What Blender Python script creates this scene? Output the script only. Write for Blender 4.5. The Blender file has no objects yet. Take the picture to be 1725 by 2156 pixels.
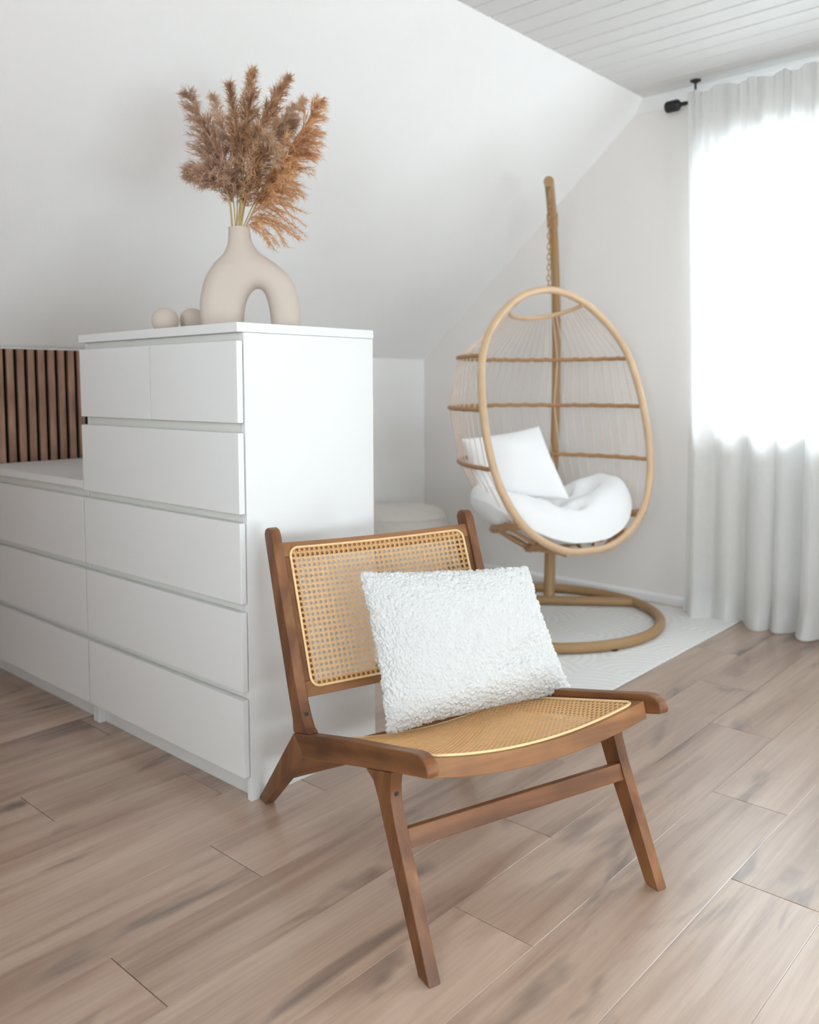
import bpy, bmesh, math, random
import numpy as np
from mathutils import Vector, Matrix

random.seed(7)
rng = np.random.default_rng(7)
sc = bpy.context.scene
COL = sc.collection
PI = math.pi

# ------------------------------------------------------------------ camera
cam_d = bpy.data.cameras.new('camera')
cam = bpy.data.objects.new('camera', cam_d)
COL.objects.link(cam)
sc.camera = cam
cam_d.sensor_fit = 'HORIZONTAL'
cam_d.sensor_width = 24.0
cam_d.lens = 24.0 * 1812.884 / 1725.0
cam_d.shift_x = (862.5 - 854.863) / 1725.0
cam_d.shift_y = (946.379 - 1078.0) / 1725.0
CAM = Vector((1.74047, -1.30675, 1.07397))
yaw, pitch, roll = 0.7347631, 0.0751038, -0.0039349
_Rz = Matrix(((math.cos(yaw), math.sin(yaw), 0), (-math.sin(yaw), math.cos(yaw), 0), (0, 0, 1)))
_B = Matrix(((1, 0, 0), (0, 0, -1), (0, 1, 0)))
_Rx = Matrix(((1, 0, 0), (0, math.cos(pitch), -math.sin(pitch)), (0, math.sin(pitch), math.cos(pitch))))
_Rr = Matrix(((math.cos(roll), -math.sin(roll), 0), (math.sin(roll), math.cos(roll), 0), (0, 0, 1)))
RC = _Rr @ _Rx @ _B @ _Rz
cam.matrix_world = Matrix.LocRotScale(CAM, Matrix((RC[0], -RC[1], -RC[2])).transposed().to_quaternion(), None)
cam_d.clip_start = 0.05
cam_d.dof.use_dof = True
cam_d.dof.focus_distance = 1.85
cam_d.dof.aperture_fstop = 2.8

# ------------------------------------------------------------------ world, exposure
world = bpy.data.worlds.new('overcast_sky')
sc.world = world
world.use_nodes = True
wn = world.node_tree
bg = wn.nodes['Background']
bg.inputs['Color'].default_value = (0.885, 0.96, 1.035, 1)
bg.inputs['Strength'].default_value = 7.0
sc.view_settings.view_transform = 'Standard'
sc.view_settings.look = 'None'
sc.view_settings.gamma = 1.0
sc.view_settings.use_curve_mapping = False
sc.view_settings.exposure = 1.30
sc.cycles.use_denoising = True
sc.cycles.max_bounces = 12
sc.cycles.use_adaptive_sampling = True
sc.cycles.adaptive_threshold = 0.02
sc.cycles.diffuse_bounces = 7
sc.cycles.glossy_bounces = 6
sc.cycles.transmission_bounces = 8
sc.cycles.transparent_max_bounces = 16
sc.cycles.caustics_reflective = False
sc.cycles.caustics_refractive = False
sc.cycles.sample_clamp_indirect = 6.0


def portal(name, loc, rot, sx, sy):
    l = bpy.data.lights.new(name, 'AREA')
    l.shape = 'RECTANGLE'
    l.size, l.size_y = sx, sy
    o = bpy.data.objects.new(name, l)
    COL.objects.link(o)
    o.location = loc
    o.rotation_euler = rot
    l.cycles.is_portal = True
    return o


# daylight portals sit in the openings, added fill windows too (they only guide sampling of the sky)
portal('window_portal', (0.80, 2.90, 1.48), (-PI / 2, 0, 0), 1.46, 1.24)
portal('door_portal', (2.525, 2.90, 1.06), (-PI / 2, 0, 0), 1.35, 2.06)
portal('roof_fill_portal', (3.50, -0.15, 1.98), (0, math.radians(40.2), 0), 0.38, 0.38)
portal('right_fill_portal', (4.20, -0.75, 0.70), (0, PI / 2, 0), 0.8, 2.3)
portal('back_fill_portal', (2.15, -2.88, 1.50), (PI / 2, 0, 0), 1.7, 1.2)

# ------------------------------------------------------------------ helpers
def base_obj(name, me):
    o = bpy.data.objects.new(name, me)
    COL.objects.link(o)
    return o


ROOT = {}


def thing(name, label, cat, loc, group=None):
    o = bpy.data.objects.new(name, None)
    COL.objects.link(o)
    o.empty_display_size = 0.1
    o.location = loc
    o['label'] = label
    o['category'] = cat
    if group:
        o['group'] = group
    ROOT[o.name] = Vector(loc)
    return o


def tag(o, label, cat, group=None, kind=None):
    o['label'] = label
    o['category'] = cat
    if group:
        o['group'] = group
    if kind:
        o['kind'] = kind
    return o


def add(name, verts, faces, mat, parent=None, smooth=None, kind=None, origin=None, label=None):
    """Link a mesh given in world coordinates; smooth = auto-sharp angle in degrees."""
    if parent is not None:
        off = ROOT[parent.name]
    elif origin is not None:
        off = Vector(origin)
    else:
        off = Vector((0, 0, 0))
    me = bpy.data.meshes.new(name)
    v = np.asarray(verts, dtype=float) - np.array(off)
    me.from_pydata(v.tolist(), [], [list(map(int, f)) for f in faces])
    me.update()
    bm = bmesh.new()
    bm.from_mesh(me)
    bmesh.ops.recalc_face_normals(bm, faces=bm.faces)
    bm.to_mesh(me)
    bm.free()
    if smooth is not None:
        me.polygons.foreach_set('use_smooth', [True] * len(me.polygons))
        me.set_sharp_from_angle(angle=math.radians(smooth))
    me.materials.append(mat)
    o = base_obj(name, me)
    if smooth is not None and smooth <= 40:
        wm = o.modifiers.new('face_weighted', 'WEIGHTED_NORMAL')
        wm.keep_sharp = True
    if parent is not None:
        o.parent = parent
    else:
        o.location = off
    ROOT[o.name] = off
    if kind:
        o['kind'] = kind
    if label:
        o['label'] = label
    return o


def raw(name, verts, faces, mat, parent=None, smooth=False, kind=None, origin=None):
    """Fast path for large meshes (numpy arrays, no normal recalculation)."""
    off = ROOT[parent.name] if parent is not None else Vector(origin or (0, 0, 0))
    me = bpy.data.meshes.new(name)
    v = np.asarray(verts, dtype=np.float32) - np.array(off, dtype=np.float32)
    faces = np.asarray(faces, dtype=np.int32)
    n, k = faces.shape
    me.vertices.add(len(v))
    me.vertices.foreach_set('co', v.ravel())
    me.loops.add(n * k)
    me.loops.foreach_set('vertex_index', faces.ravel())
    me.polygons.add(n)
    me.polygons.foreach_set('loop_start', np.arange(0, n * k, k, dtype=np.int32))
    me.polygons.foreach_set('use_smooth', np.full(n, bool(smooth)))
    me.update(calc_edges=True)
    me.validate()
    me.materials.append(mat)
    o = base_obj(name, me)
    if parent is not None:
        o.parent = parent
    else:
        o.location = off
    ROOT[o.name] = off
    if kind:
        o['kind'] = kind
    return o


def struct(o):
    o['kind'] = 'structure'
    return o


class MB:
    def __init__(s):
        s.v, s.f = [], []

    def ext(s, v, f):
        n = len(s.v)
        s.v += [tuple(x) for x in v]
        s.f += [tuple(i + n for i in q) for q in f]
        return s

    def box(s, x0, x1, y0, y1, z0, z1):
        v = [(x0, y0, z0), (x1, y0, z0), (x1, y1, z0), (x0, y1, z0), (x0, y0, z1), (x1, y0, z1), (x1, y1, z1), (x0, y1, z1)]
        return s.ext(v, [(0, 3, 2, 1), (4, 5, 6, 7), (0, 1, 5, 4), (1, 2, 6, 5), (2, 3, 7, 6), (3, 0, 4, 7)])

    def make(s, name, mat, parent=None, **k):
        return add(name, s.v, s.f, mat, parent, **k)


def bevel_geo(v, f, w, seg=2, ang=30):
    bm = bmesh.new()
    vs = [bm.verts.new(p) for p in v]
    for q in f:
        bm.faces.new([vs[i] for i in q])
    bmesh.ops.recalc_face_normals(bm, faces=bm.faces)
    es = [e for e in bm.edges if len(e.link_faces) == 2 and e.calc_face_angle(0) > math.radians(ang)]
    bmesh.ops.bevel(bm, geom=es, offset=w, segments=seg, affect='EDGES', profile=0.5, clamp_overlap=True)
    bm.verts.index_update()
    vo = [tuple(x.co) for x in bm.verts]
    fo = [tuple(x.index for x in q.verts) for q in bm.faces]
    bm.free()
    return vo, fo


def bbox_geo(x0, x1, y0, y1, z0, z1, w=0.002, seg=2):
    m = MB().box(x0, x1, y0, y1, z0, z1)
    return bevel_geo(m.v, m.f, w, seg)


def bbox(name, x0, x1, y0, y1, z0, z1, mat, parent=None, w=0.002, seg=2, **k):
    v, f = bbox_geo(x0, x1, y0, y1, z0, z1, w, seg)
    return add(name, v, f, mat, parent, smooth=35, **k)


def prism(poly, fn, b0, b1, w=0.003, seg=2, ang=30):
    """Extrude a polygon of (p, q) between b0 and b1; fn(p, b, q) -> world."""
    n = len(poly)
    v = [fn(p, b0, q) for p, q in poly] + [fn(p, b1, q) for p, q in poly]
    f = [tuple(range(n)), tuple(range(2 * n - 1, n - 1, -1))]
    f += [(i, (i + 1) % n, n + (i + 1) % n, n + i) for i in range(n)]
    return bevel_geo(v, f, w, seg, ang)


def tube_geo(pts, rad, seg=10, closed=False, caps=True, twist=None):
    pts = [Vector(p) for p in pts]
    n = len(pts)
    rads = [rad] * n if isinstance(rad, (int, float)) else list(rad)
    tan = []
    for i in range(n):
        a = pts[(i - 1) % n] if closed or i > 0 else pts[i]
        b = pts[(i + 1) % n] if closed or i < n - 1 else pts[i]
        tan.append((b - a).normalized())
    up = Vector((0, 0, 1)) if abs(tan[0].z) < 0.9 else Vector((1, 0, 0))
    nor = (up - tan[0] * up.dot(tan[0])).normalized()
    fr = [nor]
    for i in range(1, n):
        q = tan[i - 1].rotation_difference(tan[i])
        m = q @ fr[-1]
        m = (m - tan[i] * m.dot(tan[i])).normalized()
        fr.append(m)
    corr = 0.0
    if closed:
        q = tan[-1].rotation_difference(tan[0])
        m = q @ fr[-1]
        corr = math.atan2(tan[0].dot(m.cross(fr[0])), m.dot(fr[0]))
    v, f = [], []
    for i in range(n):
        bi = tan[i].cross(fr[i])
        for k in range(seg):
            a = 2 * PI * k / seg + corr * i / n
            r = rads[i]
            if twist:
                r *= 1 + twist[1] * math.cos(3 * a + twist[0] * i)
            v.append(pts[i] + (fr[i] * math.cos(a) + bi * math.sin(a)) * r)
    for i in range(n if closed else n - 1):
        j = (i + 1) % n
        for k in range(seg):
            l = (k + 1) % seg
            f.append((i * seg + k, i * seg + l, j * seg + l, j * seg + k))
    if caps and not closed:
        f.append(tuple(range(seg - 1, -1, -1)))
        f.append(tuple((n - 1) * seg + k for k in range(seg)))
    return v, f


def tube(name, pts, rad, mat, parent=None, seg=10, closed=False, twist=None, **k):
    v, f = tube_geo(pts, rad, seg, closed, True, twist)
    return add(name, v, f, mat, parent, smooth=50, **k)


def smooth_path(ctrl, n, closed=False):
    """Catmull-Rom through control points."""
    c = [Vector(p) for p in ctrl]
    m = len(c)
    out = []
    segs = m if closed else m - 1
    for i in range(n if closed else n + 1):
        t = i / n * segs
        k = min(int(t), segs - 1)
        u = t - k
        g = lambda j: c[j % m] if closed else c[max(0, min(m - 1, j))]
        p0, p1, p2, p3 = g(k - 1), g(k), g(k + 1), g(k + 2)
        out.append(0.5 * ((2 * p1) + (p2 - p0) * u + (2 * p0 - 5 * p1 + 4 * p2 - p3) * u * u + (3 * p1 - p0 - 3 * p2 + p3) * u ** 3))
    return out


def lathe_geo(prof, c, seg=32):
    v, f = [], []
    for r, z in prof:
        for k in range(seg):
            a = 2 * PI * k / seg
            v.append((c[0] + r * math.cos(a), c[1] + r * math.sin(a), c[2] + z))
    for i in range(len(prof) - 1):
        for k in range(seg):
            l = (k + 1) % seg
            f.append((i * seg + k, i * seg + l, (i + 1) * seg + l, (i + 1) * seg + k))
    f.append(tuple(range(seg - 1, -1, -1)))
    f.append(tuple((len(prof) - 1) * seg + k for k in range(seg)))
    return v, f


# ------------------------------------------------------------------ materials
def mat_new(name):
    m = bpy.data.materials.new(name)
    m.use_nodes = True
    nt = m.node_tree
    return m, nt, nt.nodes, nt.links, nt.nodes['Principled BSDF']


def plain(name, col, rough=0.5, spec=0.5, bump=None, var=None, sheen=0.0, metal=0.0, coat=0.0):
    """Procedural plain material: colour with faint mottling and optional bump (scale, strength, distance)."""
    m, nt, N, L, b = mat_new(name)
    b.inputs['Roughness'].default_value = rough
    b.inputs['Specular IOR Level'].default_value = spec
    b.inputs['Metallic'].default_value = metal
    b.inputs['Sheen Weight'].default_value = sheen
    b.inputs['Coat Weight'].default_value = coat
    tc = N.new('ShaderNodeTexCoord')
    no = N.new('ShaderNodeTexNoise')
    no.inputs['Scale'].default_value = (var or (6, 0.04))[0]
    no.inputs['Detail'].default_value = 3
    L.new(tc.outputs['Object'], no.inputs['Vector'])
    amt = (var or (6, 0.04))[1]
    mx = N.new('ShaderNodeMix')
    mx.data_type = 'RGBA'
    mx.inputs[6].default_value = (*[c * (1 - amt) for c in col], 1)
    mx.inputs[7].default_value = (*[min(1, c * (1 + amt)) for c in col], 1)
    L.new(no.outputs['Fac'], mx.inputs[0])
    L.new(mx.outputs[2], b.inputs['Base Color'])
    if bump:
        n2 = N.new('ShaderNodeTexNoise')
        n2.inputs['Scale'].default_value = bump[0]
        n2.inputs['Detail'].default_value = 4
        L.new(tc.outputs['Object'], n2.inputs['Vector'])
        bp = N.new('ShaderNodeBump')
        bp.inputs['Strength'].default_value = bump[1]
        bp.inputs['Distance'].default_value = bump[2]
        L.new(n2.outputs['Fac'], bp.inputs['Height'])
        L.new(bp.outputs['Normal'], b.inputs['Normal'])
    return m


def ramp(N, L, src, stops):
    r = N.new('ShaderNodeValToRGB')
    e = r.color_ramp.elements
    while len(e) < len(stops):
        e.new(0.5)
    for el, (p, c) in zip(e, stops):
        el.position = p
        el.color = (*c, 1) if len(c) == 3 else c
    L.new(src, r.inputs['Fac'])
    return r


def wood(name, c_lo, c_mid, c_hi, rough, scale, along=(0, 0, 1), coat=0.0):
    """Fine wood grain stretched along the direction given."""
    m, nt, N, L, b = mat_new(name)
    tc = N.new('ShaderNodeTexCoord')
    oi = N.new('ShaderNodeObjectInfo')
    d = Vector(along).normalized()
    e1 = d.orthogonal().normalized()
    mp = N.new('ShaderNodeCombineXYZ')
    for k, ax_ in enumerate((e1, d.cross(e1), d)):
        dt = N.new('ShaderNodeVectorMath')
        dt.operation = 'DOT_PRODUCT'
        dt.inputs[1].default_value = ax_
        L.new(tc.outputs['Object'], dt.inputs[0])
        L.new(dt.outputs['Value'], mp.inputs[k])
    va = N.new('ShaderNodeVectorMath')
    va.operation = 'SCALE'
    L.new(oi.outputs['Random'], va.inputs['Scale'])
    va.inputs[0].default_value = (9, 7, 5)
    ad = N.new('ShaderNodeVectorMath')
    L.new(mp.outputs['Vector'], ad.inputs[0])
    L.new(va.outputs['Vector'], ad.inputs[1])
    st = N.new('ShaderNodeMapping')
    st.inputs['Scale'].default_value = (scale * 1.0, scale * 1.0, scale * 0.09)
    L.new(ad.outputs['Vector'], st.inputs['Vector'])
    n1 = N.new('ShaderNodeTexNoise')
    n1.inputs['Scale'].default_value = 1.0
    n1.inputs['Detail'].default_value = 6
    n1.inputs['Distortion'].default_value = 0.6
    L.new(st.outputs['Vector'], n1.inputs['Vector'])
    n2 = N.new('ShaderNodeTexNoise')
    n2.inputs['Scale'].default_value = 9
    n2.inputs['Detail'].default_value = 2
    L.new(ad.outputs['Vector'], n2.inputs['Vector'])
    r = ramp(N, L, n1.outputs['Fac'], [(0.3, c_lo), (0.5, c_mid), (0.72, c_hi)])
    r2 = ramp(N, L, n2.outputs['Fac'], [(0.3, (0.78, 0.76, 0.74)), (0.65, (1.08, 1.06, 1.05))])
    mu = N.new('ShaderNodeMix')
    mu.data_type = 'RGBA'
    mu.blend_type = 'MULTIPLY'
    mu.inputs[0].default_value = 1
    L.new(r.outputs['Color'], mu.inputs[6])
    L.new(r2.outputs['Color'], mu.inputs[7])
    L.new(mu.outputs[2], b.inputs['Base Color'])
    b.inputs['Roughness'].default_value = rough
    b.inputs['Specular IOR Level'].default_value = 0.4
    b.inputs['Coat Weight'].default_value = coat
    b.inputs['Coat Roughness'].default_value = 0.25
    bp = N.new('ShaderNodeBump')
    bp.inputs['Strength'].default_value = 0.12
    bp.inputs['Distance'].default_value = 0.001
    L.new(n1.outputs['Fac'], bp.inputs['Height'])
    L.new(bp.outputs['Normal'], b.inputs['Normal'])
    return m


def plank_mat():
    m, nt, N, L, b = mat_new('oak_laminate')
    tc = N.new('ShaderNodeTexCoord')
    oi = N.new('ShaderNodeObjectInfo')
    va = N.new('ShaderNodeVectorMath')
    va.operation = 'SCALE'
    va.inputs[0].default_value = (13, 29, 3)
    L.new(oi.outputs['Random'], va.inputs['Scale'])
    ad = N.new('ShaderNodeVectorMath')
    L.new(tc.outputs['Object'], ad.inputs[0])
    L.new(va.outputs['Vector'], ad.inputs[1])

    def mapped(sx, sy):
        mp = N.new('ShaderNodeMapping')
        mp.inputs['Scale'].default_value = (sx, sy, 1)
        L.new(ad.outputs['Vector'], mp.inputs['Vector'])
        return mp.outputs['Vector']

    def noise(vec, det, dist=0.0, rough=0.55):
        n = N.new('ShaderNodeTexNoise')
        n.inputs['Scale'].default_value = 1
        n.inputs['Detail'].default_value = det
        n.inputs['Distortion'].default_value = dist
        n.inputs['Roughness'].default_value = rough
        L.new(vec, n.inputs['Vector'])
        return n.outputs['Fac']
    fine = noise(mapped(95, 3.2), 5, 0.3, 0.65)
    broad = noise(mapped(13, 1.1), 4, 0.8)
    smoky = noise(mapped(7.5, 1.6), 3, 1.2)
    base = ramp(N, L, broad, [(0.28, (0.270, 0.168, 0.118)), (0.48, (0.390, 0.270, 0.200)), (0.70, (0.485, 0.362, 0.280))])
    fr = ramp(N, L, fine, [(0.3, (0.86, 0.84, 0.82)), (0.62, (1.05, 1.05, 1.05))])
    sm = ramp(N, L, smoky, [(0.27, (0.34, 0.34, 0.37)), (0.43, (1, 1, 1))])
    # knots: sparse dark ovals
    vo = N.new('ShaderNodeTexVoronoi')
    vo.inputs['Scale'].default_value = 1
    dn = N.new('ShaderNodeVectorMath')
    wob = N.new('ShaderNodeTexNoise')
    wob.inputs['Scale'].default_value = 14
    L.new(ad.outputs['Vector'], wob.inputs['Vector'])
    sc_ = N.new('ShaderNodeVectorMath')
    sc_.operation = 'SCALE'
    sc_.inputs['Scale'].default_value = 0.22
    L.new(wob.outputs['Color'], sc_.inputs[0])
    L.new(mapped(4.6, 2.1), dn.inputs[0])
    L.new(sc_.outputs['Vector'], dn.inputs[1])
    L.new(dn.outputs['Vector'], vo.inputs['Vector'])
    kn = ramp(N, L, vo.outputs['Distance'], [(0.03, (0.30, 0.29, 0.30)), (0.075, (0.68, 0.66, 0.66)), (0.16, (1, 1, 1))])

    def mul(a, c):
        x = N.new('ShaderNodeMix')
        x.data_type = 'RGBA'
        x.blend_type = 'MULTIPLY'
        x.inputs[0].default_value = 1
        L.new(a, x.inputs[6])
        L.new(c, x.inputs[7])
        return x.outputs[2]
    c = mul(mul(mul(base.outputs['Color'], fr.outputs['Color']), sm.outputs['Color']), kn.outputs['Color'])
    # each board its own shade
    rr = ramp(N, L, oi.outputs['Random'], [(0.0, (0.92, 0.90, 0.90)), (0.5, (1.0, 1.0, 1.0)), (1.0, (1.08, 1.06, 1.05))])
    c = mul(c, rr.outputs['Color'])
    L.new(c, b.inputs['Base Color'])
    b.inputs['Roughness'].default_value = 0.42
    b.inputs['Specular IOR Level'].default_value = 0.5
    b.inputs['Coat Weight'].default_value = 1.0
    b.inputs['Coat Roughness'].default_value = 0.30
    b.inputs['Coat IOR'].default_value = 1.5
    bp = N.new('ShaderNodeBump')
    bp.inputs['Strength'].default_value = 0.10
    bp.inputs['Distance'].default_value = 0.001
    L.new(fine, bp.inputs['Height'])
    L.new(bp.outputs['Normal'], b.inputs['Normal'])
    return m


M = {}
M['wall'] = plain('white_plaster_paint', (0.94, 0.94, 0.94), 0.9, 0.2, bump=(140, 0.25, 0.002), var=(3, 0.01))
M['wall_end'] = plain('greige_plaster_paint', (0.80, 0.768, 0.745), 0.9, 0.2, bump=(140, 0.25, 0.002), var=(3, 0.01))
M['board'] = plain('white_ceiling_board', (0.76, 0.76, 0.757), 0.55, 0.4, var=(4, 0.02))
M['trim'] = plain('white_trim_paint', (0.84, 0.84, 0.84), 0.4, 0.5)
M['plank'] = plank_mat()
M['subfloor'] = plain('subfloor', (0.16, 0.10, 0.07), 0.8)
M['white'] = plain('white_foil_furniture', (0.735, 0.735, 0.73), 0.28, 0.5, var=(5, 0.006))
M['white_in'] = plain('white_foil_inside', (0.70, 0.69, 0.65), 0.45, 0.4, var=(5, 0.01))
WC = ((0.105, 0.038, 0.0125), (0.180, 0.071, 0.0245), (0.265, 0.118, 0.044), 0.44, 20)
M['chairwood'] = wood('acacia_wood_upright', *WC, along=(0.2, -0.06, 1), coat=0.0)
M['wood_cross'] = wood('acacia_wood_crosswise', *WC, along=(0.297, 0.955, 0), coat=0.0)
M['wood_lit'] = wood('acacia_wood_lit', (0.17, 0.071, 0.026), (0.265, 0.118, 0.044), (0.36, 0.174, 0.070), 0.45, 20, along=(0.297, 0.955, 0))  # lighter copy of the acacia, light on the rails put into the colour
M['wood_fwd'] = wood('acacia_wood_lengthwise', *WC, along=(0.918, -0.286, 0.275), coat=0.0)
M['cane'] = plain('cane_strand', (0.74, 0.45, 0.20), 0.45, 0.4, var=(60, 0.18))
M['canespline'] = plain('cane_spline', (0.76, 0.52, 0.27), 0.4, 0.5, var=(30, 0.12))
M['screw'] = plain('dark_bolt', (0.028, 0.022, 0.019), 0.55, 0.4)
M['rattan'] = plain('peeled_rattan', (0.62, 0.43, 0.265), 0.38, 0.5, var=(14, 0.16), bump=(60, 0.15, 0.002))
M['wicker'] = plain('wicker_wrap', (0.43, 0.245, 0.115), 0.5, 0.4, var=(90, 0.3), bump=(120, 0.5, 0.004))
M['cord'] = plain('rattan_cord', (0.70, 0.58, 0.49), 0.6, 0.3, var=(40, 0.1))
M['stand'] = plain('tan_coated_steel', (0.37, 0.225, 0.105), 0.42, 0.4, var=(8, 0.07), bump=(300, 0.1, 0.001))
M['cotton'] = plain('white_cotton', (0.86, 0.86, 0.87), 0.85, 0.2, bump=(220, 0.2, 0.001), var=(4, 0.01), sheen=0.1)
M['sherpa'] = plain('white_sherpa', (0.63, 0.625, 0.615), 0.95, 0.1, bump=(420, 0.5, 0.002), var=(60, 0.03), sheen=0.25)
M['boucle'] = plain('cream_boucle', (0.68, 0.64, 0.60), 0.95, 0.1, bump=(150, 0.6, 0.004), var=(60, 0.06), sheen=0.2)
M['ceramic'] = plain('beige_bisque', (0.56, 0.478, 0.415), 0.75, 0.3, bump=(160, 0.08, 0.001), var=(8, 0.03))
M['black'] = plain('black_metal', (0.012, 0.013, 0.013), 0.45, 0.5)
M['felt'] = plain('black_felt', (0.008, 0.008, 0.007), 0.95, 0.1, bump=(200, 0.4, 0.002))
M['slat'] = wood('walnut_slat', (0.22, 0.118, 0.076), (0.31, 0.175, 0.118), (0.39, 0.24, 0.165), 0.5, 40)
M['radiator'] = plain('radiator_enamel', (0.78, 0.78, 0.79), 0.35, 0.5)
M['pvc'] = plain('white_pvc', (0.82, 0.82, 0.82), 0.35, 0.5)


def plume_mat(name, c1, c2):
    m, nt, N, L, b = mat_new(name)
    tc = N.new('ShaderNodeTexCoord')
    no = N.new('ShaderNodeTexNoise')
    no.inputs['Scale'].default_value = 28
    no.inputs['Detail'].default_value = 4
    L.new(tc.outputs['Object'], no.inputs['Vector'])
    r = ramp(N, L, no.outputs['Fac'], [(0.3, c1), (0.7, c2)])
    L.new(r.outputs['Color'], b.inputs['Base Color'])
    b.inputs['Roughness'].default_value = 0.8
    b.inputs['Specular IOR Level'].default_value = 0.2
    tr = N.new('ShaderNodeBsdfTranslucent')
    L.new(r.outputs['Color'], tr.inputs['Color'])
    mx = N.new('ShaderNodeMixShader')
    mx.inputs[0].default_value = 0.35
    L.new(b.outputs['BSDF'], mx.inputs[1])
    L.new(tr.outputs['BSDF'], mx.inputs[2])
    L.new(mx.outputs['Shader'], nt.nodes['Material Output'].inputs['Surface'])
    return m


M['pl_mauve'] = plume_mat('plume_mauve_brown', (0.46, 0.285, 0.195), (0.74, 0.53, 0.39))
M['pl_brown'] = plume_mat('plume_brown', (0.46, 0.265, 0.15), (0.76, 0.51, 0.32))
M['pl_tan'] = plume_mat('plume_light_tan', (0.58, 0.39, 0.25), (0.82, 0.62, 0.45))
M['pl_orange'] = plume_mat('plume_orange', (0.60, 0.32, 0.15), (0.82, 0.53, 0.30))
M['stem'] = plain('dry_reed_stem', (0.50, 0.36, 0.15), 0.6, 0.3, var=(30, 0.25))


def curtain_mat():
    m, nt, N, L, b = mat_new('sheer_curtain')
    out = nt.nodes['Material Output']
    N.remove(b)
    df = N.new('ShaderNodeBsdfDiffuse')
    df.inputs['Color'].default_value = (0.93, 0.93, 0.92, 1)
    tl = N.new('ShaderNodeBsdfTranslucent')
    tl.inputs['Color'].default_value = (0.88, 0.88, 0.87, 1)
    tp = N.new('ShaderNodeBsdfTransparent')
    m1 = N.new('ShaderNodeMixShader')
    m1.inputs[0].default_value = 0.62
    L.new(df.outputs[0], m1.inputs[1])
    L.new(tl.outputs[0], m1.inputs[2])
    # woven threads: slight density change along the weave
    tc = N.new('ShaderNodeTexCoord')
    no = N.new('ShaderNodeTexNoise')
    no.inputs['Scale'].default_value = 30
    L.new(tc.outputs['Object'], no.inputs['Vector'])
    mr = N.new('ShaderNodeMapRange')
    mr.inputs['To Min'].default_value = 0.94
    mr.inputs['To Max'].default_value = 0.98
    L.new(no.outputs['Fac'], mr.inputs['Value'])
    m2 = N.new('ShaderNodeMixShader')
    L.new(mr.outputs['Result'], m2.inputs[0])
    L.new(tp.outputs[0], m2.inputs[1])
    L.new(m1.outputs[0], m2.inputs[2])
    L.new(m2.outputs[0], out.inputs['Surface'])
    return m


def glass_mat():
    m, nt, N, L, b = mat_new('window_glass')
    out = nt.nodes['Material Output']
    N.remove(b)
    tp = N.new('ShaderNodeBsdfTransparent')
    tp.inputs['Color'].default_value = (0.96, 0.98, 0.97, 1)
    gl = N.new('ShaderNodeBsdfGlossy')
    gl.inputs['Roughness'].default_value = 0.02
    fr = N.new('ShaderNodeFresnel')
    fr.inputs['IOR'].default_value = 1.45
    mx = N.new('ShaderNodeMixShader')
    L.new(fr.outputs[0], mx.inputs[0])
    L.new(tp.outputs[0], mx.inputs[1])
    L.new(gl.outputs[0], mx.inputs[2])
    L.new(mx.outputs[0], out.inputs['Surface'])
    return m


def rug_mat():
    """Off-white rug with embossed nested arches."""
    m, nt, N, L, b = mat_new('embossed_rug')
    tc = N.new('ShaderNodeTexCoord')
    sep = N.new('ShaderNodeSeparateXYZ')
    L.new(tc.outputs['Object'], sep.inputs[0])

    def math_(op, a, c=None, **k):
        n = N.new('ShaderNodeMath')
        n.operation = op
        for i, q in enumerate((a, c)):
            if q is None:
                continue
            if isinstance(q, (int, float)):
                n.inputs[i].default_value = q
            else:
                L.new(q, n.inputs[i])
        return n.outputs[0]
    px, py = 0.40, 0.36
    fx = math_('SUBTRACT', math_('MODULO', math_('ADD', sep.outputs[0], 10.0), px), px / 2)
    row = math_('FLOOR', math_('DIVIDE', math_('ADD', sep.outputs[1], 10.0), py))
    fy = math_('SUBTRACT', math_('MODULO', math_('ADD', sep.outputs[1], 10.0), py), 0.02)
    d = math_('SQRT', math_('ADD', math_('MULTIPLY', fx, fx), math_('MULTIPLY', fy, fy)))
    w = math_('SINE', math_('MULTIPLY', d, 2 * PI / 0.036))
    h = math_('SMOOTH_MIN', math_('MULTIPLY', w, 1.0), 0.3)
    no = N.new('ShaderNodeTexNoise')
    no.inputs['Scale'].default_value = 260
    L.new(tc.outputs['Object'], no.inputs['Vector'])
    hh = math_('ADD', h, math_('MULTIPLY', no.outputs['Fac'], 0.7))
    bp = N.new('ShaderNodeBump')
    bp.inputs['Strength'].default_value = 0.35
    bp.inputs['Distance'].default_value = 0.003
    L.new(hh, bp.inputs['Height'])
    L.new(bp.outputs['Normal'], b.inputs['Normal'])
    r = ramp(N, L, w, [(0.0, (0.76, 0.757, 0.745)), (0.5, (0.81, 0.81, 0.80))])
    L.new(r.outputs['Color'], b.inputs['Base Color'])
    b.inputs['Roughness'].default_value = 0.95
    b.inputs['Specular IOR Level'].default_value = 0.1
    return m


M['curtain'] = curtain_mat()
M['glass'] = glass_mat()
M['rug'] = rug_mat()

# ------------------------------------------------------------------ room shell
XK, XR = -1.658, 4.02           # knee walls left / right
YE, YB = 2.62, -2.70            # end wall (window) / wall behind the camera
ZK, ZC = 1.225, 2.428           # knee height, ceiling height
XS, XS2 = -0.235, 2.60          # where the flat ceiling meets the slopes

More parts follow.
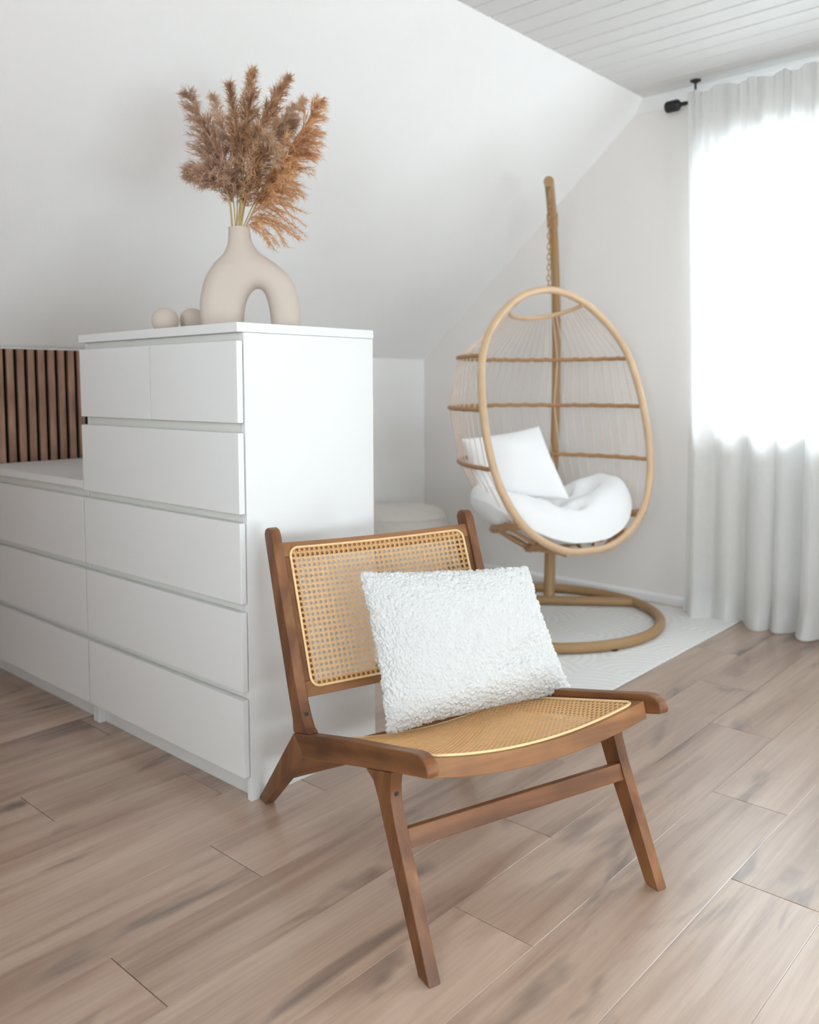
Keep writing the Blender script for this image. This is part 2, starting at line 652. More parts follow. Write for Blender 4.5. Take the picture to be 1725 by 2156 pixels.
floor = struct(MB().box(XK, XR, YB, YE, -0.10, -0.011).make('floor', M['subfloor']))
ceil = struct(MB().box(XS - 0.1, XS2 + 0.1, YB, YE, ZC + 0.020, ZC + 0.10).make('ceiling', M['board']))
struct(MB().box(XK - 0.15, XK, YB, YE + 0.3, -0.1, ZK + 0.05).make('wall_left', M['wall']))
BX0, BX1, BZ0, BZ1 = 1.30, 3.00, 0.90, 2.10       # unseen window added as fill from behind the camera
mb = MB()
for (x0, x1, z0, z1) in ((XK - 0.3, BX0, -0.1, ZC + 0.15), (BX1, XR + 0.3, -0.1, ZC + 0.15), (BX0, BX1, -0.1, BZ0), (BX0, BX1, BZ1, ZC + 0.15)):
    mb.box(x0, x1, YB - 0.15, YB, z0, z1)
struct(mb.make('wall_back', M['wall']))
bwn = struct(MB().box(BX0 + 0.03, BX1 - 0.03, YB - 0.10, YB - 0.092, BZ0 + 0.03, BZ1 - 0.03).make('fill_window_back', M['glass']))
mb = MB()
for q in ((BX0, BX1, BZ0, BZ0 + 0.06), (BX0, BX1, BZ1 - 0.06, BZ1), (BX0, BX0 + 0.06, BZ0 + 0.06, BZ1 - 0.06), (BX1 - 0.06, BX1, BZ0 + 0.06, BZ1 - 0.06), (2.11, 2.19, BZ0 + 0.06, BZ1 - 0.06)):
    mb.box(q[0], q[1], YB - 0.13, YB - 0.07, q[2], q[3])
mb.make('window_frame', M['pvc'], bwn)


def slope_slab(x0, z0, x1, z1, y0, y1, th):
    d = Vector((x1 - x0, 0, z1 - z0)).normalized()
    n = Vector((-d.z, 0, d.x))
    if n.z < 0:
        n = -n
    a, b = Vector((x0, 0, z0)), Vector((x1, 0, z1))
    v = []
    for y in (y0, y1):
        for p in (a, b, b + n * th, a + n * th):
            v.append((p.x, y, p.z))
    return v, [(0, 1, 2, 3), (7, 6, 5, 4), (0, 4, 5, 1), (1, 5, 6, 2), (2, 6, 7, 3), (3, 7, 4, 0)]


_v, _f = slope_slab(XK, ZK, XS, ZC, YB, YE, 0.2)
struct(add('wall_slope_left', _v, _f, M['wall']))



SY0, SY1, ST0, ST1 = -0.35, 0.05, 0.30, 0.50      # roof window added in the right slope for side fill, outside the picture


def rslope(t0, t1, y0, y1, lift, th_):
    p = lambda t: (XR + (XS2 - XR) * t, ZK + (ZC - ZK) * t + lift)
    return slope_slab(*p(t0), *p(t1), y0, y1, th_)


mb = MB()
for q in ((0, 1, YB, SY0), (0, 1, SY1, YE), (0, ST0, SY0, SY1), (ST1, 1, SY0, SY1)):
    mb.ext(*rslope(*q, 0, 0.2))
struct(mb.make('wall_slope_right', M['wall']))
_v, _f = rslope(ST0, ST1, SY0, SY1, 0.12, 0.012)
wn4 = struct(add('fill_window_roof', _v, _f, M['glass']))
mb = MB()
for q in ((ST0, ST0 + 0.03, SY0, SY1), (ST1 - 0.03, ST1, SY0, SY1), (ST0 + 0.03, ST1 - 0.03, SY0, SY0 + 0.06), (ST0 + 0.03, ST1 - 0.03, SY1 - 0.06, SY1)):
    mb.ext(*rslope(*q, 0.09, 0.06))
mb.make('window_frame', M['pvc'], wn4)
# low window added in the right knee wall as fill, outside the picture
RY0_, RY1_, RZ0_, RZ1_ = -1.90, 0.40, 0.30, 1.10
mb = MB()
for (y0, y1, z0, z1) in ((YB, RY0_, -0.1, ZK + 0.05), (RY1_, YE + 0.3, -0.1, ZK + 0.05), (RY0_, RY1_, -0.1, RZ0_), (RY0_, RY1_, RZ1_, ZK + 0.05)):
    mb.box(XR, XR + 0.15, y0, y1, z0, z1)
struct(mb.make('wall_right', M['wall']))
wn3 = struct(MB().box(XR + 0.08, XR + 0.088, RY0_ + 0.03, RY1_ - 0.03, RZ0_ + 0.03, RZ1_ - 0.03).make('fill_window_right', M['glass']))
mb = MB()
for q in ((RY0_, RY1_, RZ0_, RZ0_ + 0.06), (RY0_, RY1_, RZ1_ - 0.06, RZ1_), (RY0_, RY0_ + 0.06, RZ0_ + 0.06, RZ1_ - 0.06), (RY1_ - 0.06, RY1_, RZ0_ + 0.06, RZ1_ - 0.06), (-0.79, -0.71, RZ0_ + 0.06, RZ1_ - 0.06)):
    mb.box(XR + 0.05, XR + 0.11, q[0], q[1], q[2], q[3])
mb.make('window_frame', M['pvc'], wn3)

# end wall with window and glazed door openings
WX0, WX1, WZ0, WZ1 = 0.07, 1.53, 0.86, 2.10
DX0, DX1, DZ1 = 1.85, 3.20, 2.10
ew = MB()
th = 0.32
for (x0, x1, z0, z1) in ((XK - 0.2, WX0, -0.1, 2.6), (WX0, WX1, -0.1, WZ0), (WX0, WX1, WZ1, 2.6), (WX1, DX0, -0.1, 2.6),
                         (DX0, DX1, DZ1, 2.6), (DX0, DX1, -0.1, 0.02), (DX1, XR + 0.2, -0.1, 2.6)):
    ew.box(x0, x1, YE, YE + th, z0, z1)
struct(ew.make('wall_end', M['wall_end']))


def window(name, x0, x1, z0, z1, split):
    y = YE + 0.17
    g = struct(MB().box(x0 + 0.03, x1 - 0.03, y + 0.02, y + 0.028, z0 + 0.03, z1 - 0.03).make(name, M['glass']))
    m = MB()
    w = 0.065
    for q in ((x0, x1, z0, z0 + w), (x0, x1, z1 - w, z1), (x0, x0 + w, z0 + w, z1 - w), (x1 - w, x1, z0 + w, z1 - w)):
        m.box(q[0], q[1], y - 0.02, y + 0.05, q[2], q[3])
    m.make('window_frame', M['pvc'], g)
    if split:
        xm = (x0 + x1) / 2
        MB().box(xm - 0.05, xm + 0.05, y - 0.03, y + 0.05, z0 + w, z1 - w).make('mullion', M['pvc'], g)
    return g


w1 = window('window_1', WX0, WX1, WZ0, WZ1, True)
window('door_1', DX0, DX1, 0.02, DZ1, False)
bbox('window_sill', WX0 - 0.03, WX1 + 0.03, YE - 0.035, YE + 0.16, WZ0 - 0.025, WZ0 + 0.004, M['trim'], w1, w=0.004)

# baseboard along the end wall, stepped profile
bb = [(0, 0), (0.016, 0), (0.016, 0.036), (0.010, 0.044), (0.0, 0.047)]
_v, _f = prism(bb, lambda p, b, q: (b, YE - p, q), XK, DX0 - 0.02, w=0.001, seg=1)
struct(add('baseboard_end', _v, _f, M['trim'], smooth=40))
_v, _f = prism(bb, lambda p, b, q: (XK + p, b, q), 1.10, YE, w=0.001, seg=1)
struct(add('baseboard_left', _v, _f, M['trim'], smooth=40))
# cove moulding at end wall / ceiling
cv = [(0, 0), (0, -0.058), (0.010, -0.058), (0.014, -0.046), (0.036, -0.014), (0.046, -0.010), (0.046, 0)]
_v, _f = prism(cv, lambda p, b, q: (b, YE - p, ZC + q), XS - 0.06, XS2, w=0.001, seg=1)
struct(add('trim_1', _v, _f, M['trim'], smooth=40))

# ceiling boards (running along X), V-jointed
bw = 0.1045
nb = 30
bprof = [(0.0, 0.020), (0.0, 0.006), (0.006, 0.0), (bw - 0.010, 0.0), (bw - 0.004, 0.006), (bw - 0.004, 0.020)]
_v, _f = prism(bprof, lambda p, b, q: (b, p, q), XS - 0.02, XS2, w=0.0008, seg=1)
o0 = None
for i in range(nb):
    y = YE - 0.046 - (i + 1) * bw + 0.035
    if o0 is None:
        o0 = add('ceiling_board', _v, _f, M['board'], ceil, smooth=30)
        o = o0
    else:
        o = o0.copy()
        COL.objects.link(o)
        o.parent = ceil
    o.location = (0, y, ZC)
o = o0.copy()
COL.objects.link(o)
o.parent = ceil
o.location = (0, YE - 0.046 + 0.035, ZC)
MB().box(XS - 0.02, XS2, YB, YE - 0.046 - nb * bw + 0.035, ZC, ZC + 0.02).make('ceiling_panel', M['board'], ceil)

# floor planks (running along Y), 192 mm wide, 1.2935 m long
PW, PLN, GAP = 0.192, 1.2935, 0.0006
offs = {0.289: -0.5345, 0.481: 0.385, 0.673: 0.0215, 0.865: 0.866, 1.057: 0.4995, 0.097: -0.176, -0.095: 0.189, -0.479: -0.366}
cache = {}


def plank_mesh(w, l):
    k = (round(w, 4), round(l, 4))
    if k not in cache:
        v, f = bbox_geo(0, w, 0, l, -0.011, 0.0, 0.0006, 1)
        # drop nothing: 12-50 triangles each
        me = bpy.data.meshes.new('plank')
        me.from_pydata(v, [], f)
        me.materials.append(M['plank'])
        cache[k] = me
    return cache[k]


i0 = math.floor((XK - 0.865) / PW)
i1 = math.ceil((3.1 - 0.865) / PW)
for i in range(i0, i1):
    x0 = 0.865 + i * PW
    x1 = x0 + PW
    key = round(x0, 3)
    xa, xb = max(x0, XK), min(x1, XR)
    off = offs.get(key, (i * 0.4317) % PLN)
    n0 = math.floor((-1.75 - off) / PLN)
    y = off + n0 * PLN
    while y < YE:
        ya, yb = max(y, YB), min(y + PLN, YE)
        if yb - ya > 0.02:
            o = base_obj('plank', plank_mesh(xb - xa - GAP, yb - ya - 0.0017))
            o.parent = floor
            o.location = (xa + GAP / 2, ya + GAP / 2, 0)
        y += PLN
ymin_pl = -1.75 - PLN
MB().box(XK, XR, YB, -2.0, -0.011, -0.0035).make('floor_panel', M['plank'], floor)
MB().box(3.2, XR, -2.0, YE, -0.011, -0.0035).make('floor_panel', M['plank'], floor)

# ------------------------------------------------------------------ slat wall panel
T = thing('slat_wall_panel', 'walnut slat panel with black gaps on the knee wall behind the low chest', 'wall panel', (XK, -0.2, 0))
MB().box(XK, XK + 0.009, -0.95, 0.92, 0.0, 1.219).make('felt_backing', M['felt'], T)
sv, sf = bbox_geo(XK + 0.009, XK + 0.021, 0, 0.027, 0.0, 1.219, 0.001, 1)
pitch_s = 0.0410
k0 = None
for i in range(45):
    y = -0.93 + i * pitch_s
    if k0 is None:
        k0 = add('slat', [(a, b - 0.2, c) for a, b, c in sv], sf, M['slat'], T)
        k0.location = (0, y + 0.2, 0)
    else:
        k = k0.copy()
        COL.objects.link(k)
        k.parent = T
        k.location = (0, y + 0.2, 0)

# ------------------------------------------------------------------ chests of drawers
def chest(name, label, x1, zt, tall):
    x0 = x1 - 0.80
    T = thing(name, label, 'chest of drawers', ((x0 + x1) / 2, 0.25, 0))
    bbox('top_panel', x0, x1, 0.0, 0.482, zt - 0.024, zt, M['white'], T, w=0.0012)
    for (a, b) in ((x0 + 0.002, x0 + 0.018), (x1 - 0.018, x1 - 0.001)):
        bbox('side_panel', a, b, 0.021, 0.480, 0.0, zt - 0.0245, M['white'], T, w=0.001)
    bbox('back_panel', x0 + 0.018, x1 - 0.018, 0.472, 0.479, 0.02, zt - 0.0245, M['white_in'], T, w=0.0005)
    bbox('plinth', x0 + 0.018, x1 - 0.018, 0.042, 0.058, 0.0, 0.072, M['white'], T, w=0.001)
    bbox('front_rail', x0 + 0.018, x1 - 0.018, 0.0215, 0.060, zt - 0.060, zt - 0.0245, M['white_in'], T, w=0.001)
    zs = [(0.067, 0.271), (0.294, 0.498), (0.521, 0.727)]
    if tall:
        zs += [(0.750, 0.955)]
    rows = [(x0 + 0.003, x1 - 0.003, a, b) for a, b in zs]
    if tall:
        xm = x0 + 0.4
        rows += [(x0 + 0.003, xm - 0.0012, 0.980, 1.185), (xm + 0.0012, x1 - 0.003, 0.980, 1.185)]
    for (a, b, z0, z1) in rows:
        d = bbox('drawer', a, b, 0.0, 0.018, z0, z1, M['white'], T, w=0.0014)
        ia, ib = a + 0.0158, b - 0.0158
        m = MB().box(ia, ib, 0.0212, 0.036, z0 + 0.01, min(z1 + 0.034, zt - 0.065))
        m.box(ia, ia + 0.012, 0.036, 0.45, z0 + 0.01, z1 - 0.03)
        m.box(ib - 0.012, ib, 0.036, 0.45, z0 + 0.01, z1 - 0.03)
        m.box(ia, ib, 0.018, 0.0212, z0 + 0.012, z1 - 0.012)
        m.make('drawer_box', M['white_in'], d)
    return T


chest('tall_chest', 'tall white chest of six drawers with the arch vase on top', 0.0, 1.23, True)
chest('low_chest', 'low white chest of three drawers left of the tall chest', -0.801, 0.78, False)

# ------------------------------------------------------------------ vase (arch) on the tall chest
V0 = Vector((-0.257, 0.24, 1.23))
VU = Vector((0.61225194, 0.79066274, 0))     # to the right, facing the viewer's side of the room
VH = Vector((-0.79066274, 0.61225194, 0))    # away


def vpt(u, z, d=0.0):
    return V0 + VU * u + VH * d + Vector((0, 0, z - 1.23))


VOUT = [(-0.1325, 1.2305), (-0.1378, 1.258), (-0.1395, 1.2909), (-0.1357, 1.3309), (-0.1229, 1.3776), (-0.0985, 1.4178), (-0.0725, 1.4449), (-0.0600, 1.4718), (-0.0562, 1.497), (-0.0558, 1.520),
        (0.0051, 1.520), (0.0062, 1.497), (0.0120, 1.4760), (0.0290, 1.4530), (0.0678, 1.4265), (0.1011, 1.4005), (0.125, 1.3684), (0.1400, 1.3213), (0.1438, 1.2873), (0.1425, 1.255), (0.1395, 1.2305)]
VHOLE = [(0.0606, 1.2305), (0.0590, 1.262), (0.0530, 1.3050), (0.0440, 1.333), (0.0345, 1.3455), (0.0235, 1.3490), (0.0120, 1.3440), (0.0000, 1.330), (-0.0105, 1.305), (-0.0160, 1.272), (-0.0187, 1.2305)]


def vase_mesh():
    sp = lambda c, n: [(p.x, p.z) for p in smooth_path([(u, 0, z) for u, z in c], n)]
    poly = sp(VOUT[:10], 90) + sp(VOUT[10:], 100) + sp(VHOLE, 90)
    P = np.array(poly)
    Q = np.roll(P, -1, axis=0)
    step = 0.0022
    us = np.arange(-0.146, 0.150, step)
    zs = np.arange(1.2305 - 2 * step, 1.524, step)
    G = np.stack(np.meshgrid(us, zs), -1).reshape(-1, 2)
    ins = np.zeros(len(G), bool)
    dist = np.full(len(G), 9.0)
    dside = np.full(len(G), 9.0)
    near = np.zeros_like(G)
    for a_, b_ in zip(P, Q):
        ab = b_ - a_
        l2 = ab @ ab
        if l2 < 1e-14:
            continue
        t = np.clip(((G - a_) @ ab) / l2, 0, 1)
        c = a_ + t[:, None] * ab
        d = np.linalg.norm(G - c, axis=1)
        m = d < dist
        dist[m] = d[m]
        near[m] = c[m]
        if not (abs(ab[1]) < 1e-6 and (abs(a_[1] - 1.52) < 1e-4 or abs(a_[1] - 1.2305) < 1e-4)):
            dside = np.minimum(dside, d)
        cr = (a_[1] > G[:, 1]) != (b_[1] > G[:, 1])
        with np.errstate(divide='ignore', invalid='ignore'):
            xi = (b_[0] - a_[0]) * (G[:, 1] - a_[1]) / (b_[1] - a_[1]) + a_[0]
        ins ^= cr & (G[:, 0] < xi)
    nu, nz = len(us), len(zs)
    keep = ins & (dist > step * 0.35)
    uv = np.where(keep[:, None], G, near)
    R = 0.040
    cut = (~keep) & ((np.abs(near[:, 1] - 1.52) < 1e-4) | (np.abs(near[:, 1] - 1.2305) < 1e-4))
    e = np.clip(np.where(keep | cut, dside, 0) / R, 0, 1)
    h = np.sqrt(1 - (1 - e) ** 2)
    H = h.reshape(nz, nu)
    K = keep.reshape(nz, nu)
    for _ in range(14):                       # soften the medial crease
        A = np.pad(H, 1, mode='edge')
        av = (A[:-2, 1:-1] + A[2:, 1:-1] + A[1:-1, :-2] + A[1:-1, 2:]) / 4
        H = np.where(K & (e.reshape(nz, nu) > 0.35), av, H)
    neck = np.clip((uv[:, 1] - 1.41) / 0.075, 0, 1)
    D = 0.047 - 0.016 * neck
    hh = H.reshape(-1) * D
    I = np.arange(nu * nz).reshape(nz, nu)
    cell = np.stack([I[:-1, :-1], I[:-1, 1:], I[1:, 1:], I[1:, :-1]], -1).reshape(-1, 4)
    cell = cell[keep[cell].any(1)]
    used = np.unique(cell)
    front = {}
    verts = []
    fi = np.full(nu * nz, -1)
    bi = np.full(nu * nz, -1)
    for i in used:
        fi[i] = len(verts)
        verts.append(vpt(uv[i, 0], uv[i, 1], -hh[i]))
        if keep[i] or cut[i]:
            bi[i] = len(verts)
            verts.append(vpt(uv[i, 0], uv[i, 1], hh[i]))
        else:
            bi[i] = fi[i]
    F = np.vstack([fi[cell], bi[cell][:, ::-1]])
    return verts, F


_v, _f = vase_mesh()
vase = raw('arch_vase', np.array([tuple(q) for q in _v]), _f, M['ceramic'], None, smooth=True, origin=V0)
tag(vase, 'matte beige arch shaped ceramic vase holding pampas on the tall chest', 'vase')
# two small round pots beside it
def ball(name, label, u, r, zc, d):
    c = vpt(u, 1.2305, d)
    prof = []
    z0 = -(zc)
    a0 = math.acos(max(-1, min(1, -zc / r)))
    for k in range(19):
        t = PI - (PI - (PI - a0)) * 0 - (k / 18) * (PI - 0.34 - (PI - a0) * 1.0) - (PI - a0)
        prof.append((max(0.0005, r * math.sin(t)), zc + r * math.cos(t)))
    tr, tz = prof[-1]
    prof += [(tr * 0.86, tz - 0.001), (tr * 0.80, tz - 0.022)]
    v, f = lathe_geo(prof, c, 40)
    o = add(name, v, f, M['ceramic'], None, smooth=50, origin=c)
    return tag(o, label, 'candle holder', 'round holders beside the vase')


ball('round_candle_holder', 'small round beige holder, the one farther from the arch vase', -0.238, 0.0385, 0.0270, 0.03)
ball('round_candle_holder', 'small round beige holder right next to the arch vase', -0.166, 0.0375, 0.0330, 0.10)

# ------------------------------------------------------------------ pampas stems
def pampas(label, path, frac, length, spread, matname, bias, nbr=110, dep=0.0, droop=0.25, fl=0.02):
    """path: (across, height) of the stalk in the vase's plane, neck to tip, in metres; dep: how far the tip leans back."""
    n = len(path)
    ctrl = [vpt(u, z, dep * (i / (n - 1)) ** 1.2) for i, (u, z) in enumerate(path)]
    base = Vector(ctrl[0])
    base = Vector((base.x, base.y, 1.50))
    T = thing('pampas_stem', label, 'dried grass', base, 'dried pampas in the arch vase')
    cp_ = smooth_path([base] + ctrl, 48)
    m = len(cp_)
    k0 = int(m * frac)
    tube('stalk', cp_, [0.0021 - 0.0013 * i / (m - 1) for i in range(m)], M['stem'], T, seg=6)
    r = random.Random(sum(map(ord, label)))
    vs, fs = [], []
    view = VH

    def ribbon(p0, d0, ln, wd, segs, bend, side):
        nonlocal vs, fs
        p = Vector(p0)
        d = Vector(d0).normalized()
        pts = [p.copy()]
        for s in range(segs):
            d = (d + bend / segs).normalized()
            p = p + d * (ln / segs)
            pts.append(p.copy())
        b0 = len(vs)
        for i, q in enumerate(pts):
            w = wd * (1 - 0.85 * i / segs)
            vs.append(tuple(q - side * w))
            vs.append(tuple(q + side * w))
        for i in range(segs):
            a = b0 + 2 * i
            fs.append((a, a + 1, a + 3, a + 2))
        return pts

    for j in range(nbr):
        t = (j + r.random()) / nbr
        kk = k0 + t * (m - 1 - k0)
        ki = min(int(kk), m - 2)
        p = cp_[ki].lerp(cp_[ki + 1], kk - ki)
        tan = (cp_[ki + 1] - cp_[ki]).normalized()
        ang = r.uniform(0, 2 * PI)
        e1 = tan.orthogonal().normalized()
        e2 = tan.cross(e1)
        out = e1 * math.cos(ang) + e2 * math.sin(ang)
        out = (out + VU * bias[0] + Vector((0, 0, bias[1]))).normalized()
        prof = (0.45 + 0.55 * math.sin(PI * min(1, (t * 0.85 + 0.18)))) * (1 - 0.55 * t)
        ln = length * prof * r.uniform(0.75, 1.25)
        open_ = spread * r.uniform(0.6, 1.2)
        d = (tan * (1 - open_) + out * open_).normalized()
        bend = Vector((0, 0, -droop * r.uniform(0.4, 1.6))) + out * 0.2
        side = tan.cross(out).normalized()
        pts = ribbon(p, d, ln, 0.0012, 5, bend, side)
        # fluffy fibres along the branchlet
        nf = int(40 * max(0.4, ln / 0.07))
        for q in range(nf):
            s = 0.12 + 0.88 * (q + r.random()) / nf
            x = s * 5
            i = min(int(x), 4)
            pp = pts[i].lerp(pts[i + 1], x - i)
            dd = (pts[i + 1] - pts[i]).normalized()
            rv = Vector((r.gauss(0, 1), r.gauss(0, 1), r.gauss(0, 1))).normalized()
            fd = (dd * 1.0 + rv * 0.75).normalized()
            sd = fd.cross(rv).normalized()
            ribbon(pp, fd, fl * r.uniform(0.5, 1.3), 0.0011, 2, rv * 0.4 + Vector((0, 0, -0.15)), sd)
    raw('plume', vs, fs, M[matname], T)
    return T


pampas('mauve pampas plume standing tallest at the far left of the bouquet', [(-0.0438, 1.5212), (-0.0503, 1.5975), (-0.0669, 1.6887), (-0.1105, 1.7845), (-0.1586, 1.8851)], 0.40, 0.098, 0.50, 'pl_mauve', (-0.45, 0.0), 150, 0.02)
pampas('short mauve plume drooping low on the left side of the bouquet', [(-0.0465, 1.5211), (-0.0529, 1.5974), (-0.073, 1.6427), (-0.1169, 1.6672), (-0.161, 1.6616)], 0.45, 0.081, 0.50, 'pl_mauve', (-0.1, -0.2), 120, -0.04, 0.35)
pampas('thin pale tan plume between the two left mauve plumes and the middle', [(-0.0333, 1.5215), (-0.0283, 1.6509), (-0.0397, 1.7421), (-0.0695, 1.8253), (-0.0937, 1.9106)], 0.50, 0.045, 0.35, 'pl_tan', (-0.1, 0.0), 70, 0.10, 0.15)
pampas('dark brown plume just left of the tallest middle one', [(-0.0319, 1.5215), (-0.0182, 1.625), (-0.0189, 1.73), (-0.0306, 1.8077), (-0.0446, 1.8978)], 0.45, 0.055, 0.34, 'pl_brown', (-0.2, 0.0), 110, -0.03, 0.15)
pampas('tallest brown plume at the top middle of the bouquet', [(-0.0267, 1.5216), (-0.0124, 1.6515), (-0.0024, 1.7699), (0.0072, 1.8682), (0.0179, 1.9556)], 0.48, 0.060, 0.33, 'pl_brown', (0.0, 0.0), 130, 0.02, 0.15)
pampas('brown plume leaning up right beside the tallest one', [(-0.0227, 1.5218), (-0.0019, 1.6519), (0.0334, 1.7846), (0.0746, 1.8717), (0.1169, 1.9458)], 0.58, 0.055, 0.34, 'pl_brown', (0.1, 0.1), 110, 0.03, 0.2)
pampas('pale tan wispy plume reaching to the upper right', [(-0.02, 1.5218), (0.0045, 1.6389), (0.0529, 1.7593), (0.1101, 1.8434), (0.1618, 1.9025)], 0.60, 0.050, 0.36, 'pl_tan', (0.2, 0.0), 80, 0.08, 0.2)
pampas('dark mauve plume behind the orange one at right', [(-0.0214, 1.5218), (0.0003, 1.6256), (0.0457, 1.7261), (0.096, 1.7941), (0.1395, 1.8449)], 0.48, 0.055, 0.42, 'pl_mauve', (0.1, -0.1), 120, 0.07, 0.3)
pampas('large orange plume at the far right with trailing wisps', [(-0.0134, 1.522), (0.0238, 1.6), (0.0852, 1.6948), (0.1495, 1.7834), (0.1991, 1.8742)], 0.36, 0.121, 0.50, 'pl_orange', (0.75, -0.25), 150, -0.02, 0.45)
pampas('orange plume arching low to the right over the vase neck', [(-0.0068, 1.5222), (0.0139, 1.5666), (0.04, 1.6204), (0.0718, 1.6877), (0.1036, 1.7616)], 0.20, 0.175, 0.66, 'pl_orange', (0.95, -0.30), 64, -0.05, 1.15)
pampas('golden tan plume that curls over and hangs in the middle', [(-0.024, 1.5217), (-0.0127, 1.6383), (-0.0005, 1.7307), (0.0371, 1.7638), (0.0738, 1.7365), (0.0824, 1.6841)], 0.62, 0.030, 0.36, 'pl_tan', (0.1, -0.2), 90, -0.09, 0.3)
pampas('dense brown plume at the front centre above the stalks', [(-0.0253, 1.5217), (-0.0081, 1.5989), (0.0115, 1.659), (0.0257, 1.7187), (0.0214, 1.7775)], 0.34, 0.066, 0.46, 'pl_brown', (0.1, -0.1), 130, -0.05, 0.35)
pampas('mauve plume in the inner left of the bouquet', [(-0.0359, 1.5214), (-0.0422, 1.611), (-0.0592, 1.6825), (-0.0817, 1.7338), (-0.1039, 1.7938)], 0.34, 0.077, 0.46, 'pl_mauve', (-0.2, -0.15), 120, 0.05, 0.35)

# ------------------------------------------------------------------ lounge chair
CO = Vector((0.7924823, -0.20123727, 0))
CW = Vector((0.29737487, 0.9547608, 0))
CF = Vector((0.9547608, -0.29737487, 0))
BW = 0.600                               # overall width


def cp(a, b, z):
    return CO + CF * a + CW * b + Vector((0, 0, z))


chair = thing('lounge_chair', 'low brown wooden lounge chair with woven cane seat and back', 'chair', cp(-0.40, 0.30, 0))
WD = M['chairwood']
rail = [(-0.601, 0.257), (-0.51, 0.284), (-0.301, 0.346), (-0.16, 0.384), (-0.062, 0.4115), (-0.040, 0.4155), (-0.022, 0.4135), (-0.010, 0.406), (-0.004, 0.394), (-0.006, 0.384),
        (-0.018, 0.3805), (-0.087, 0.360), (-0.131, 0.3465), (-0.238, 0.3135), (-0.302, 0.293), (-0.503, 0.229), (-0.545, 0.2155)]
fleg = [(-0.131, 0.3462), (-0.1365, 0.318), (-0.1365, 0.291), (-0.1195, 0.247), (0.0, 0.0), (-0.039, 0.0), (-0.164, 0.227), (-0.186, 0.272), (-0.206, 0.301), (-0.238, 0.3132)]
rleg = [(-0.601, 0.2568), (-0.545, 0.2152), (-0.556, 0.206), (-0.580, 0.190), (-0.600, 0.170), (-0.791, 0.0), (-0.836, 0.0)]
post = [(-0.601, 0.2575), (-0.606, 0.290), (-0.624, 0.333), (-0.700, 0.522), (-0.762, 0.688), (-0.7675, 0.705), (-0.7615, 0.718), (-0.7465, 0.7245), (-0.729, 0.7215), (-0.718, 0.708),
        (-0.649, 0.534), (-0.571, 0.350), (-0.549, 0.312), (-0.532, 0.292), (-0.510, 0.2845)]
TW = 0.026
for (b0, b1) in ((0.0, TW), (BW - TW, BW)):
    for nm, pl, w in (('side_rail', rail, 0.0035), ('leg', fleg, 0.003), ('leg', rleg, 0.003), ('back_post', post, 0.0035)):
        v, f = prism(pl, cp, b0, b1, w=w, seg=3, ang=25)
        add(nm, v, f, M['wood_fwd'] if nm == 'side_rail' else WD, chair, smooth=28)
# front stretcher, rear crossbar
v, f = prism([(-0.124, 0.199), (-0.104, 0.203), (-0.117, 0.237), (-0.137, 0.232)], cp, TW, BW - TW, w=0.003)
add('stretcher', v, f, M['wood_cross'], chair, smooth=30)
v, f = prism([(-0.667, 0.112), (-0.607, 0.181), (-0.627, 0.198), (-0.687, 0.129)], cp, TW, BW - TW, w=0.004)
add('rear_crossbar', v, f, M['wood_cross'], chair, smooth=30)

SL = 0.286                                # seat slope
SNV = (Vector((0, 0, 1)) - CF * SL).normalized()
SAG = 0.032


def seatp(a, b, h=0.0):
    u = (b - BW / 2) / (BW / 2 - TW)
    z = 0.4118 + SL * (a + 0.052) - 0.0125 - SAG * max(0, 1 - u * u)
    return cp(a, b, z) + SNV * h


BKB = Vector((0, 0, 0))
bdir = (-0.3801, 0.9249)                  # direction up the backrest in (a, z)
bnor = (0.9249, 0.3801)                   # front normal
BOW = 0.020


def backp(v, b, h=0.0):
    u = (b - BW / 2) / (BW / 2 - TW)
    off = h - BOW * max(0, 1 - u * u)
    return cp(-0.579 + bdir[0] * v + bnor[0] * off, b, 0.345 + bdir[1] * v + bnor[1] * off)


def sheet(fn, p0, p1, b0, b1, h0, h1, nb=14, w=0.002):
    """Solid strip between p0..p1 and b0..b1 on a curved surface fn(p, b, h)."""
    v, f = [], []
    for i in range(nb + 1):
        b = b0 + (b1 - b0) * i / nb
        for (p, h) in ((p0, h0), (p1, h0), (p1, h1), (p0, h1)):
            v.append(fn(p, b, h))
    for i in range(nb):
        a, c = 4 * i, 4 * i + 4
        for k in range(4):
            l = (k + 1) % 4
            f.append((a + k, a + l, c + l, c + k))
    f += [(3, 2, 1, 0), tuple(4 * nb + k for k in range(4))]
    return bevel_geo(v, f, w, 2, 40)


def part(name, geo, m=WD, **k):
    return add(name, geo[0], geo[1], m, chair, smooth=32, **k)


# seat frame: front and rear rails, two side stiles
part('seat_rail', sheet(seatp, -0.092, -0.050, TW, BW - TW, -0.036, 0.0), M['wood_lit'])
part('seat_rail', sheet(seatp, -0.500, -0.462, TW, BW - TW, -0.030, 0.0), M['wood_cross'])
part('seat_stile', sheet(seatp, -0.462, -0.092, TW, TW + 0.034, -0.028, 0.0, nb=4), M['wood_fwd'])
part('seat_stile', sheet(seatp, -0.462, -0.092, BW - TW - 0.034, BW - TW, -0.028, 0.0, nb=4))
# backrest frame
part('back_rail', sheet(backp, 0.336, 0.372, TW, BW - TW, -0.022, 0.0), M['wood_lit'])
part('back_rail', sheet(backp, 0.0, 0.036, TW, BW - TW, -0.022, 0.0), M['wood_lit'])
part('back_stile', sheet(backp, 0.036, 0.336, TW, TW + 0.034, -0.022, 0.0, nb=4))
part('back_stile', sheet(backp, 0.036, 0.336, BW - TW - 0.034, BW - TW, -0.022, 0.0, nb=4))


